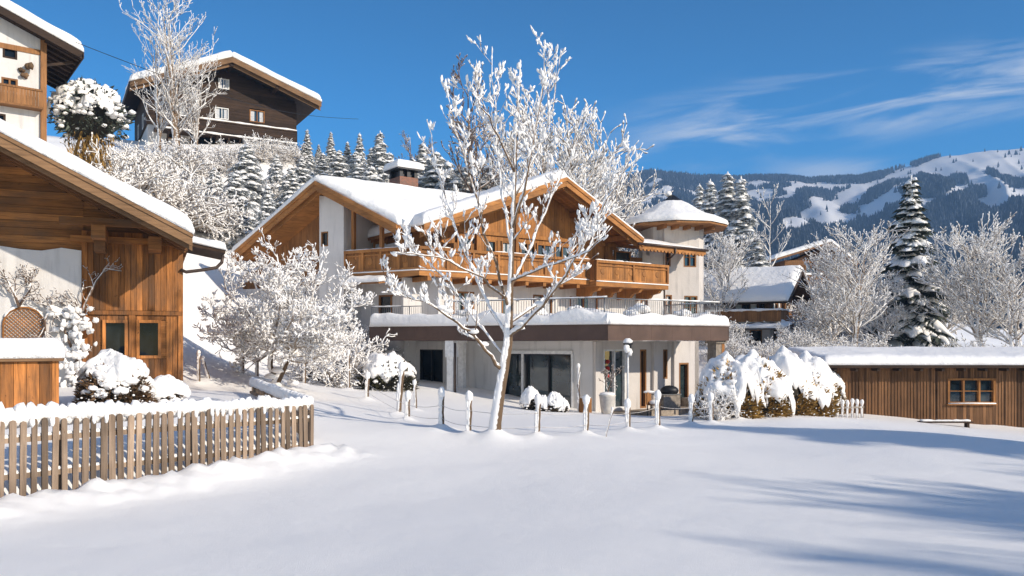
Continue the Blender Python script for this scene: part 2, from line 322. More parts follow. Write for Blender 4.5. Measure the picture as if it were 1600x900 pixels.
FA = Vector((-8.6, 10.1)); FB = Vector((-4.18, 16.7)); FC = Vector((-7.5, 23.2))      # picket fence corners
fd = (FB-FA).normalized(); fn = Vector((fd.y, -fd.x))                                # outward (to the road)
MOUNDS = []
def gxy(X, Y):
    X = np.asarray(X, float); Y = np.asarray(Y, float); s = X.shape; q = np.stack([X.ravel(), Y.ravel()], 1); out = np.empty(len(q))
    for i in range(0, len(q), 20000):
        c = q[i:i+20000]; r = np.linalg.norm(c[:, None]-xy[None], axis=2)
        out[i:i+20000] = phi(r) @ Wt[:n_]+Wt[n_]+c @ Wt[n_+1:]
    x, y = q[:, 0], q[:, 1]
    so_ = (x-FA.x)*fn.x+(y-FA.y)*fn.y; al = (x-FA.x)*fd.x+(y-FA.y)*fd.y; Lf = (FB-FA).length
    sm = lambda t: np.clip(t, 0, 1)**2*(3-2*np.clip(t, 0, 1))
    win = sm((Lf+.6-al)/.9)
    out += win*sm((-so_-.02)/.7)*.34*sm((so_+5)/2.5)                # garden bank behind the pickets
    out += win*np.exp(-((so_-.45)/.55)**2)*.17*sm((so_+.0)/.35)     # ploughed lumps before it
    for mx_, my_, h, r in MOUNDS:
        d2 = (x-mx_)**2+(y-my_)**2; k = d2 < (4*r)**2
        out[k] += h*np.exp(-np.sqrt(d2[k])/r)
    return out.reshape(s)
def g(x, y): return float(gxy(np.array([x]), np.array([y]))[0])
def hit(px, py, d0=6, d1=140):
    ds = np.arange(d0, d1, .1); X = (px-800)*ds/F; Z = EYE+(HY-py)*ds/F; G = gxy(X, ds)
    k = np.where(Z <= G)[0]
    d = ds[k[0]] if len(k) else d1
    return Vector(((px-800)*d/F, d, g((px-800)*d/F, d)))
# fence posts and stakes of the photo: (px, top row, base row)
WIRE = [(574, 590, 624), (637, 622, 660), (690, 618, 672), (733, 624, 686), (840, 629, 687), (916, 630, 682), (982, 636, 672), (1028, 622, 669), (1080, 627, 663), (1112, 624, 660), (1152, 614, 655), (1199, 622, 651), (1222, 622, 648), (1242, 622, 647), (1270, 618, 643)]
STAKE = [(545, 552, 611, .055, 0, 'tall frosted stake standing alone left of the domed snowy bush'), (622, 578, 649, .075, .03, 'thick leaning split stake before the domed snowy bush'), (650, 600, 641, .045, -.01, 'thin dark stake right of the thick leaning stake'), (311, 555, 600, .05, 0, 'thin snow-capped stake just right of the wooden barn corner'),
         (328, 562, 596, .04, -.06, 'short crooked stake leaning beside the barn side stake'), (379, 548, 586, .07, 0, 'pale frosted stake behind the left branches of the apple tree'), (402, 553, 592, .06, 0, 'frosted stake just left of the apple tree trunk'), (476, 562, 603, .055, 0, 'frosted stake right of the apple tree trunk'), (1558, 640, 664, .05, 0, 'snow-capped stake before the shed window at far right'), (945, 640, 684, .02, .05, 'thin leaning frosted stick inside the wire fence')]
WP = [hit(px, y1) for px, y0, y1 in WIRE]; SP = [hit(s[0], s[2]) for s in STAKE]
TREE0 = hit(772, 692); TREE2 = hit(432, 605)
for p in WP: MOUNDS.append((p.x, p.y, .2, .2))
for p in SP[:3]: MOUNDS.append((p.x, p.y, .16, .2))
for p in SP[3:9]: MOUNDS.append((p.x, p.y, .12, .22))
MOUNDS.append((TREE0.x, TREE0.y, .42, .28)); MOUNDS.append((TREE0.x+.3, TREE0.y-.2, .14, .5)); MOUNDS.append((TREE2.x, TREE2.y, .3, .35))
def axis(lo, hi, mid0, mid1, fine, grow):
    a = list(np.arange(mid0, mid1+1e-6, fine)); s = fine
    while a[-1] < hi: s *= grow; a.append(a[-1]+s)
    s = fine; b = []; x = mid0
    while x > lo: s *= grow; x -= s; b.append(x)
    return np.array(b[::-1]+a)
def build_ground():
    xs = axis(-170, 260, -11, 14, .12, 1.045); ys = axis(-30, 300, 9, 30, .11, 1.04)
    X, Y = np.meshgrid(xs, ys); Z = gxy(X, Y); nx, ny = len(xs), len(ys)
    so_ = (X-FA.x)*fn.x+(Y-FA.y)*fn.y; al = (X-FA.x)*fd.x+(Y-FA.y)*fd.y
    bank = np.exp(-((so_-.5)/.6)**2)*((al < 8.6) & (so_ > -.1))
    hil = np.clip((Y-38)/15, 0, 1)
    nn = np.array([[fbm(x*.13, y*.13, 0, 3)*.10+fbm(x*.5, y*.7, 7, 2)*.010 for x in xs] for y in ys]); Z += nn*(1+3*hil)
    idx = np.argwhere(bank > .04)
    for i, j in idx:
        x, y = xs[j], ys[i]; Z[i, j] += bank[i, j]*(abs(fbm(x*2.2, y*2.2, 3, 3))*.22-.03)
    idx = np.argwhere((Y > 16) & (Y < 34) & (X > -9) & (X < 14) & (X > -30))
    v = np.stack([X.ravel(), Y.ravel(), Z.ravel()], 1)
    I = np.arange(nx*ny).reshape(ny, nx); f = np.stack([I[:-1, :-1].ravel(), I[:-1, 1:].ravel(), I[1:, 1:].ravel(), I[1:, :-1].ravel()], 1)
    me = bpy.data.meshes.new('snow_ground'); me.from_pydata(v.tolist(), [], f.tolist()); me.materials.append(M['ground']); me.polygons.foreach_set('use_smooth', [True]*len(f)); me.update()
    o = bpy.data.objects.new('snow_ground', me); COL.objects.link(o); tag(o, kind='structure')
build_ground()
# far mountain: a terrain ring sector, crest about 1.8 km away
SKY = [(-900, 420), (200, 400), (700, 350), (900, 318), (960, 292), (1000, 276), (1030, 268), (1075, 271), (1100, 279), (1160, 281), (1200, 279), (1260, 282), (1300, 281), (1340, 279), (1380, 270), (1400, 262), (1440, 249), (1480, 242), (1520, 237), (1600, 229), (1720, 215), (1900, 225), (2300, 260), (3000, 330)]
SKX = np.array([s[0] for s in SKY], float); SKYY = np.array([s[1] for s in SKY], float)
def mtn_z(px, d):
    y = np.interp(px, SKX, SKYY); crest = (HY-y)/F
    D0, D1 = 320., 1750.
    t = np.clip((d-D0)/(D1-D0), 0, 1.35)
    s = np.where(t < 1, t**1.25, 1-(t-1)*.5)
    k = (px-800)/F
    r = fbm(k*5.0, d*.0022, 1, 4)
    sp = abs(fbm(k*9+d*.0012, d*.0006, 5, 3))
    return EYE-14+(crest*D1+14)*s+(r*38-sp*46+12)*np.clip(t*3, 0, 1)*np.clip((1.06-t)*2.6, .12, 1)
def forest(px, d, z):
    k = (px-800)/F; e = (z-EYE)/d*F; y = HY-e                    # e: how high on the slope
    f = fbm(k*14, d*.006, 9, 4)+.22
    if px > 1395: f -= np.clip((300+(1395-px)*.06-y)/26, 0, 1.0)*.75     # open pastures of the summit
    for x0, y0, x1, y1, w in ((1235, 356, 1345, 300, 15), (1345, 300, 1420, 262, 10), (1345, 335, 1400, 312, 10), (1440, 320, 1600, 268, 12), (1000, 318, 1045, 298, 9), (1170, 305, 1290, 290, 7), (1480, 268, 1620, 246, 12), (1560, 300, 1700, 300, 14), (1100, 312, 1150, 300, 8)):
        tx = min(1, max(0, ((px-x0)*(x1-x0)+(y-y0)*(y1-y0))/((x1-x0)**2+(y1-y0)**2))); dd = math.hypot(px-x0-tx*(x1-x0), y-y0-tx*(y1-y0))
        dd += 7*fbm(px*.03, y*.03, 2, 2)
        f -= max(0, 1-dd/w)*1.2
    for x0, y0, x1, y1, w in ((1400, 262, 1480, 240, 5), (1470, 236, 1600, 226, 6), (1490, 278, 1530, 300, 12), (1545, 270, 1590, 290, 6), (1440, 285, 1465, 300, 14), (1590, 250, 1680, 240, 8)):
        tx = min(1, max(0, ((px-x0)*(x1-x0)+(y-y0)*(y1-y0))/((x1-x0)**2+(y1-y0)**2))); dd = math.hypot(px-x0-tx*(x1-x0), y-y0-tx*(y1-y0))+4*fbm(px*.05, y*.05, 4, 2)
        f += max(0, 1-dd/w)*1.3
    if y > 345: f += min(.5, (y-345)/60)
    return f
def build_mountain():
    pxs = np.concatenate([np.arange(-900, 900, 30), np.arange(900, 1700, 4), np.arange(1700, 3001, 20)]); ds = np.concatenate([np.arange(240, 900, 16), np.arange(900, 2300, 12)])
    v = []
    for d in ds:
        for px in pxs: v.append(((px-800)*d/F, d, mtn_z(px, d)))
    nx, ny = len(pxs), len(ds); I = np.arange(nx*ny).reshape(ny, nx); f = np.stack([I[:-1, :-1].ravel(), I[:-1, 1:].ravel(), I[1:, 1:].ravel(), I[1:, :-1].ravel()], 1)
    me = bpy.data.meshes.new('mountain'); me.from_pydata(v, [], f.tolist()); me.materials.append(M['snow']); me.polygons.foreach_set('use_smooth', [True]*len(f)); me.update()
    o = bpy.data.objects.new('mountain', me); COL.objects.link(o); tag(o, kind='structure')
    rnd = random.Random(3); mb = MB(); cnt = 0
    for _ in range(170000):
        d = math.sqrt(rnd.uniform(420**2, 1790**2)); px = rnd.uniform(900, 1680); z = float(mtn_z(px, d))
        if forest(px, d, z) < rnd.uniform(-.06, .3) and rnd.random() > .0025: continue
        x = (px-800)*d/F; h = rnd.uniform(6, 12.5); r = h*rnd.uniform(.17, .26); n = 5; a0 = rnd.random()*6
        vs = [(x+r*math.cos(a0+6.2832*i/n), d+r*math.sin(a0+6.2832*i/n), z+h*.08) for i in range(n)]+[(x, d, z+h)]
        mb.add(vs, [(i, (i+1) % n, n) for i in range(n)], 0, rnd.random()); cnt += 1
    m, n, l, b = newmat('far_fir'); at = n.new('ShaderNodeAttribute'); at.attribute_name = 'tone'
    l.new(ramp(n, l, at.outputs['Fac'], [(0, (.018, .027, .034)), (.7, (.04, .052, .065)), (1, (.15, .17, .20))]), b.inputs['Base Color']); b.inputs['Roughness'].default_value = .9; b.inputs['Specular IOR Level'].default_value = .1
    o = mb.build('mountain_forest', m); tag(o, 'dark fir forest covering the far snowy mountain', 'forest', kind='stuff')
build_mountain()
hz = MB(); hz.box(-1800, 3300, -60, 2400, -60, 520); 
mh = bpy.data.materials.new('haze'); mh.use_nodes = True; mh.node_tree.nodes.clear(); o_ = mh.node_tree.nodes.new('ShaderNodeOutputMaterial'); vp = mh.node_tree.nodes.new('ShaderNodeVolumePrincipled'); vp.inputs['Color'].default_value = (.34, .60, 1, 1); vp.inputs['Density'].default_value = .00036; vp.inputs['Anisotropy'].default_value = 0.0
mh.node_tree.links.new(vp.outputs[0], o_.inputs['Volume'])
ho = hz.build('haze', mh); tag(ho, 'thin blue winter haze filling the valley air', 'haze', kind='stuff')
# ------------------------------------------------------------------ roofs and windows
def patch_normal(c): return (c[1]-c[0]).cross(c[3]-c[0]).normalized()
def snow_slab(name, c, th, parent, rr=.35, over=.06, lump=.12, nu=34, nv=22, mat=None, lift=.004, edge=.28):
    # thick snow lying on the roof plane with corners c (counter-clockwise seen from above); soft rounded rim
    c = [Vector(p) for p in c]; N = patch_normal(c)
    if N.z < 0: c = [c[0], c[3], c[2], c[1]]; N = -N
    ctr = sum(c, Vector())/4
    c = [p+(p-ctr).normalized()*over for p in c]
    LU = ((c[1]-c[0]).length+(c[2]-c[3]).length)/2; LV = ((c[3]-c[0]).length+(c[2]-c[1]).length)/2
    def par(n): return [(.5-.5*math.cos(math.pi*i/n))*.75+.25*i/n for i in range(n+1)]
    us, vs_ = par(nu), par(nv); top = []; ox = random.uniform(0, 99)
    for v in vs_:
        for u in us:
            p = (c[0]*(1-u)+c[1]*u)*(1-v)+(c[3]*(1-u)+c[2]*u)*v
            d = min(u*LU, (1-u)*LU, v*LV, (1-v)*LV); k = min(1, d/rr); h = edge+(1-edge)*math.sqrt(max(0, 1-(1-k)**2))
            nn = 1+1.5*lump*(noise.noise(Vector((p.x*.55+ox, p.y*.55, p.z*.55)))+.5*noise.noise(Vector((p.x*1.7+ox, p.y*1.7, p.z))))
            wob = Vector((0, 0, 0))
            if d < .01: wob = (p-ctr).normalized()*(.10*noise.noise(Vector((p.x*.8+ox, p.y*.8, p.z*.8)))+.07*noise.noise(Vector((p.x*2.6+ox, p.y*2.6, p.z*2.6))))
            top.append(p+wob+N*(lift)+Vector((0, 0, 1))*(th*h*nn))
    nx, ny = nu+1, nv+1; mb = MB(); bot = [(c[0]*(1-u)+c[1]*u)*(1-v)+(c[3]*(1-u)+c[2]*u)*v+N*lift for v in vs_ for u in us]
    fs = [];
    for j in range(nv):
        for i in range(nu): a = j*nx+i; fs.append((a, a+1, a+nx+1, a+nx)); b = nx*ny; fs.append((b+a, b+a+nx, b+a+nx+1, b+a+1))
    rim = [i for i in range(nx)]+[j*nx+nu for j in range(1, ny)]+[nv*nx+i for i in range(nu-1, -1, -1)]+[j*nx for j in range(nv-1, 0, -1)]
    for k in range(len(rim)): a, b = rim[k], rim[(k+1) % len(rim)]; fs.append((nx*ny+a, nx*ny+b, b, a))
    mb.add(top+bot, fs); return mb.build(name, mat or M['snow'], parent, smooth=True)
def roof_slab(mb, c, th, mi=0):
    c = [Vector(p) for p in c]; N = patch_normal(c)
    if N.z < 0: c = c[::-1]; N = -N
    mb.prism(c, N*th, mi)
def window(fr, parent, a0, a1, z0, z1, b, frame='larch', pane='glass', fw=.07, name='window', mull=0, bars=0, curt=False, dep=.10, sill=False, proud=.025):
    mb = MB(); f = M[frame]
    fr.box(mb, a0, a0+fw, b-dep, b+proud, z0, z1); fr.box(mb, a1-fw, a1, b-dep, b+proud, z0, z1)
    fr.box(mb, a0+fw, a1-fw, b-dep, b+proud-.002, z0, z0+fw); fr.box(mb, a0+fw, a1-fw, b-dep, b+proud-.002, z1-fw, z1)
    for i in range(mull):
        x = a0+(a1-a0)*(i+1)/(mull+1); fr.box(mb, x-fw*.45, x+fw*.45, b-dep+.01, b+proud-.006, z0+fw, z1-fw)
    for i in range(bars):
        x = z0+(z1-z0)*(i+1)/(bars+1); fr.box(mb, a0+fw, a1-fw, b-dep+.02, b+proud-.016, x-.018, x+.018)
    o = mb.build(name, f, parent, fix=True)
    p = MB(); fr.box(p, a0+fw*.8, a1-fw*.8, b-dep-.01, b-dep+.012, z0+fw*.8, z1-fw*.8); p.build('pane', M[pane], o, fix=True)
    if curt:
        p = MB(); w = (a1-a0)*.27
        for x0, x1 in ((a0+fw, a0+fw+w), (a1-fw-w, a1-fw)): fr.box(p, x0, x1, b-dep+.013, b-dep+.02, z0+fw, z1-fw)
        p.build('curtain', M['curtain'], o, fix=True)
    if sill:
        p = MB(); fr.box(p, a0-.05, a1+.05, b, b+.09, z0-.05, z0+.002); p.build('sill', f, o, fix=True)
        p = MB(); q = fr.pt((a0+a1)/2, b+.05, z0+.03); p.tube([fr.pt(a0, b+.05, z0+.02), fr.pt((a0+a1)/2, b+.05, z0+.035), fr.pt(a1, b+.05, z0+.02)], .035, 6); p.build('sill_snow', M['clump'], o, True)
    return o
def planks_soffit(name, c, parent, mat, w=.22, th=.03):     # boards under a roof plane, running along c0->c1, side by side c0->c3
    c = [Vector(p) for p in c]; n = max(2, int((c[3]-c[0]).length/w)); mb = MB(); N = patch_normal(c); N = N if N.z < 0 else -N
    for i in range(n):
        a, b = i/n+.02/n, (i+1)/n-.02/n
        mb.prism([c[0].lerp(c[3], a), c[1].lerp(c[2], a), c[1].lerp(c[2], b), c[0].lerp(c[3], b)], N*th)
    return mb.build(name, mat, parent, fix=True)
# ------------------------------------------------------------------ the wooden farmhouse at left
def farmhouse():
    fr = Fr((-9.85, 24), 24); z0 = .9
    t = thing('farmhouse', (-12, 25, 1.2), 'old wooden barn house at left with stucco lower wall and deep snowy eave', 'house')
    aS = fr.a(129); zm = fr.z(-1.3, 489); zt = 5.75
    w1 = (fr.a(160), fr.a(200), fr.z(-1.7, 560), fr.z(-1.7, 500)); w2 = (fr.a(213), fr.a(252), fr.z(-.9, 560), fr.z(-.9, 500))
    mb = MB(); fr.wall(mb, aS, 0, -.25, -.03, z0, zt, [w1, w2]); mb.build('wall_core', M['barnlog'], t, fix=True)
    mb = MB(); fr.boards(mb, aS+.12, -.12, z0, zm-.07, -.03, .16, .03, [w1, w2]); fr.boards(mb, aS+.12, -.12, zm+.07, zt, .0, .155, .035); mb.build('board_cladding', M['barnwood'], t, fix=True)
    mb = MB(); fr.box(mb, aS, -.0, -.03, .07, zm-.06, zm+.06); fr.box(mb, -.12, .02, -.25, .05, z0, zt); fr.box(mb, aS-.02, aS+.12, -.03, .075, zm+.065, zt); fr.box(mb, aS, aS+.13, -.03, .06, z0, zm-.065); fr.box(mb, (w1[1]+w2[0])/2-.09, (w1[1]+w2[0])/2+.09, -.03, .055, z0, zm-.065); mb.build('timber_frame', M['barnwood'], t, fix=True)
    for w in (w1, w2): window(fr, t, *w, .02, 'barnwood', 'glass', .085, dep=.16, proud=.03)
    # stucco wall to the left and log gable above
    zs = 5.15; mb = MB(); pl = [(-8.6, z0), (aS-.02, z0)]
    for i in range(13):
        a = aS-.02-(8.5+aS)*i/12; pl.append((a, zs+.05*math.sin(i*1.9)+.04*random.random()))
    mb.prism([fr.pt(a, .16, z) for a, z in pl], fr.n*-.5); mb.build('stucco_wall', M['stucco'], t, fix=True)
    bo = 2.7; e = fr.a(299, bo); ze = fr.z(e, 373, bo); aq = fr.a(2, bo); sl = (fr.z(aq, 217, bo)-ze)/(e-aq)                                   # roof underside: z = ze + sl*(e-a)
    zr = lambda a: ze+sl*(e-a)
    mb = MB(); fr.logs(mb, -7.6, aS+.02, zs-.02, 9.3, -.06, .21, .07, ahi=lambda z: e-(z-ze)/sl); fr.logs(mb, aS+.02, 0.05, zt, 9.3, -.06, .21, .05, ahi=lambda z: e-(z-ze)/sl); mb.build('log_gable', M['barnlog'], t, fix=True)
    mb = MB(); fr.box(mb, -8.6, -.02, -9, -.3, z0, 5.3); mb.prism([fr.pt(-8.6, -.3, 5.3), fr.pt(-.02, -.3, 5.3), fr.pt(-7.5, -.3, 9.2), fr.pt(-8.6, -.3, 9.2)], fr.n*-8.5); mb.build('rear_walls', M['barnlog'], t, fix=True)
    ap = -7.5
    c = [fr.pt(e, bo, zr(e)), fr.pt(e, -9, zr(e)), fr.pt(ap, -9, zr(ap)), fr.pt(ap, bo, zr(ap))]
    mb = MB(); roof_slab(mb, c, .12); c2 = [fr.pt(ap, bo, zr(ap)), fr.pt(ap, -9, zr(ap)), fr.pt(ap-7.5, -9, zr(e)), fr.pt(ap-7.5, bo, zr(e))]; roof_slab(mb, c2, .12)
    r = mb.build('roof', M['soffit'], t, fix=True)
    up = Vector((0, 0, .14)); snow_slab('snow_cover', [p+up for p in c], .43, r, .34, .12, .1, 40, 40); snow_slab('snow_cover', [p+up for p in c2], .48, r, .4, .02, .1)
    # verge boards
    mb = MB()
    def verge(b, th, top, hgt):
        a0, a1 = e+.03, ap
        mb.prism([fr.pt(a0, b, zr(a0)+top), fr.pt(a0, b, zr(a0)+top-hgt), fr.pt(a1, b, zr(a1)+top-hgt), fr.pt(a1, b, zr(a1)+top)], fr.n*th)
    verge(bo, .05, .15, .34); verge(bo+.052, .03, .17, .13); verge(bo-.16, .05, -.02, .28); mb.build('verge_board', M['barge'], r, fix=True)
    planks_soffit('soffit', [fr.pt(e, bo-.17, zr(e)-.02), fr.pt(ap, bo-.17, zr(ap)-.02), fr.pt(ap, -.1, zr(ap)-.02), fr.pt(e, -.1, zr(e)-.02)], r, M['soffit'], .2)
    # rafters and consoles
    mb = MB()
    for b in (1.9, 1.1, .4): mb.beam(fr.pt(e-.05, b, zr(e-.05)-.12), fr.pt(ap, b, zr(ap)-.12), .14, .16, fr.n)
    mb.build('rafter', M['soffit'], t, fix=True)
    for a, L, dz in ((-2.15, 1.6, .0), (-.75, 1.3, 0.02), (-5.0, 2.0, 0)):
        mb = MB(); z = zr(a)-.42-dz
        if a == -2.15: z = zr(a)-.95
        fr.box(mb, a-.17, a+.17, -.1, L, z-.2, z+.16)
        if a == -2.15: fr.box(mb, a-.14, a+.14, -.1, L-.55, z-.48, z-.205); mb.beam(fr.pt(a-.95, L-.3, z+.27), fr.pt(a+1.2, L-.3, z+.27), .18, .2)
        mb.build('purlin_console', M['barnlog'], t, fix=True)
    mb = MB(); fr.box(mb, aS-.3, .1, -.02, .16, 5.42, 5.6); mb.build('wall_plate', M['barnlog'], t, fix=True)
    # low side eave with its own snow and the bent gutter pipe
    ee = 1.2; c = [fr.pt(-.1, .15, 5.50), fr.pt(ee, .15, 5.26), fr.pt(ee, -2.0, 5.26), fr.pt(-.1, -2.0, 5.50)]
    mb = MB(); roof_slab(mb, c, .09); o = mb.build('side_eave', M['dark'], t, fix=True); snow_slab('eave_snow', [p+V(0, 0, .1) for p in c], .24, o, .18, .05, .3)
    mb = MB(); mb.tube([fr.pt(-.05, .1, 4.72), fr.pt(.1, .12, 4.66), fr.pt(.6, .14, 4.74), fr.pt(.95, .14, 4.82), fr.pt(1.1, .14, 4.98), fr.pt(1.13, .14, 5.2)], .05, 8); mb.build('gutter_pipe', M['copper'], t, True)
    # arched lattice on the stucco
    a0, a1 = fr.a(5, .2), fr.a(70, .2); zc = fr.z(a0, 508, .2); rad = (a1-a0)/2; ac = (a0+a1)/2; mb = MB()
    for k in range(-14, 15):
        for sg in (1, -1):
            seg = []
            for q in range(41):
                s_ = -1.4+2.8*q/40; a = ac+k*.1+s_*.7; z = zc+sg*s_*.7
                if abs(a-ac) < rad-.02 and (z < zc and z > zc-.55 or (a-ac)**2+(z-zc)**2 < (rad-.02)**2): seg.append(fr.pt(a, .19+(.014 if sg > 0 else 0), z))
            if len(seg) > 1: mb.beam(seg[0], seg[-1], .022, .012, fr.n)
    tr = mb.build('lattice_trellis', M['barnlog'], t, fix=True)
    mb = MB(); arc = [fr.pt(a0, .2, zc-.55)]+[fr.pt(ac-rad*math.cos(math.pi*i/16), .2, zc+rad*math.sin(math.pi*i/16)) for i in range(17)]+[fr.pt(a1, .2, zc-.55)]
    mb.tube(arc, .035, 6); mb.build('arch_frame', M['barnlog'], tr, True)
    mb = MB(); mb.tube([p+V(0, 0, .04) for p in arc[3:-3]], .035, 6, lump=.3); mb.build('arch_snow', M['clump'], tr, True)
farmhouse()
def small_shed():
    t = thing('garden_bin', (-11, 17, 1.1), 'low wooden board bin with thick snow lid at left edge behind the picket fence', 'garden bin')
    fr = Fr((-9.5, 16.8), 28); zb = .95; zt = fr.z(-.5, 563)
    mb = MB(); fr.box(mb, -3.3, -.02, -1.0, -.02, zb, zt-.02); mb.build('box_core', M['dark'], t, fix=True)
    mb = MB(); fr.boards(mb, -3.3, -.1, zb+.08, zt-.03, 0, .23, .03); fr.box(mb, -.1, .02, -.05, .05, zb-.05, zt-.02); mb.build('front_boards', M['barnwood'], t, fix=True)
    mb = MB(); fr.box(mb, -3.4, .1, -1.1, .14, zt-.02, zt+.04); l = mb.build('lid', M['barge'], t, fix=True)
    snow_slab('lid_snow', [fr.pt(-3.4, .14, zt+.04), fr.pt(.1, .14, zt+.04), fr.pt(.1, -1.1, zt+.04), fr.pt(-3.4, -1.1, zt+.04)], .4, l, .2, .03, .12)
small_shed()
# ------------------------------------------------------------------ white house at the upper left edge
def corner_house():
    o = P(68, 400, 40); fr = Fr((o.x, o.y), 38)
    t = thing('corner_house', (o.x-3, o.y-1, 12), 'white house with dark wooden gable cropped at the upper left edge', 'house')
    fz = lambda py, a=-.8: fr.z(a, py)
    mb = MB(); w1 = (fr.a(4), fr.a(27), fz(96), fz(74)); w2 = (fr.a(2), fr.a(28), fz(146), fz(126)); w3 = (fr.a(-12), fr.a(9), fz(197), fz(183))
    bo = .8; e = fr.a(128, bo); zb = fr.z(e, 86, bo); zt = zb+.40*e-.05
    fr.wall(mb, -7, 0, -.3, 0, 9, zt, [w1, w2, w3]); mb.prism([fr.pt(-7, 0, zt), fr.pt(0, 0, zt), fr.pt(-7, 0, zt+2.8)], fr.n*-.3); fr.box(mb, -7, 0, -9, -.31, 9, zt)
    mb.build('wall', M['stucco'], t, fix=True)
    for w, m in ((w1, 'dark'), (w2, 'larchd'), (w3, 'dark')): window(fr, t, *w, -.02, m, 'glass', .09, mull=1 if m == 'larchd' else 0)
    mb = MB(); fr.box(mb, -.14, .12, -.2, .16, 12.2, zt); fr.box(mb, -.07, .07, .0, .12, 9, 12.18); mb.build('corner_post', M['larchd'], t, fix=True)
    mb = MB(); fr.boards(mb, -6, -.16, fz(168), fz(144), .55, .13, .025); fr.box(mb, -6, -.1, .5, .62, fz(144), fz(141)); fr.box(mb, -6, -.1, 0, .62, fz(171), fz(168)); mb.build('balcony', M['larchd'], t, fix=True)
    mb = MB(); fr.box(mb, -3.2, -.14, 0, .05, fz(82), fz(74)); mb.build('dark_band', M['larchd'], t, fix=True)
    sl = .40; ap = -6.5
    zr = lambda a: zb+sl*(e-a); c = [fr.pt(e, bo, zr(e)), fr.pt(e, -6, zr(e)), fr.pt(ap, -6, zr(ap)), fr.pt(ap, bo, zr(ap))]
    mb = MB(); roof_slab(mb, c, .16); r = mb.build('roof', M['dark'], t, fix=True); snow_slab('snow_cover', [p+V(0, 0, .18) for p in c], .62, r, .5, .12, .1)
    mb = MB()
    for b in (bo, bo-.2): mb.prism([fr.pt(e, b, zr(e)+.16), fr.pt(e, b, zr(e)-.2), fr.pt(ap, b, zr(ap)-.2), fr.pt(ap, b, zr(ap)+.16)], fr.n*.06)
    mb.prism([fr.pt(e+.05, bo, zr(e)+.15), fr.pt(e+.05, bo, zr(e)-.14), fr.pt(e+.05, -6, zr(e)-.14), fr.pt(e+.05, -6, zr(e)+.15)], fr.d*.05)
    mb.build('verge_board', M['dark'], r, fix=True)
    mb = MB()
    for i in range(9): b = .2-i*.75; mb.beam(fr.pt(e-.02, b, zr(e)-.1), fr.pt(.02, b, zr(0)-.1), .13, .16, fr.n)
    mb.beam(fr.pt(.0, .1, zr(0)-1.3), fr.pt(e-.3, .1, zr(e)-.25), .1, .12); mb.build('rafters', M['dark'], t, fix=True)
    # lamp-like carved ornament on the wall
    mb = MB(); q = fr.pt(fr.a(40), .15, fz(108))
    for i in range(9): mb.ell(q+V(random.uniform(-.22, .3), random.uniform(-.1, .05), random.uniform(-.45, .3)), random.uniform(.08, .16), nz=.6)
    o2 = mb.build('wall_wreath', M['brownleaf'], t, True)
corner_house()
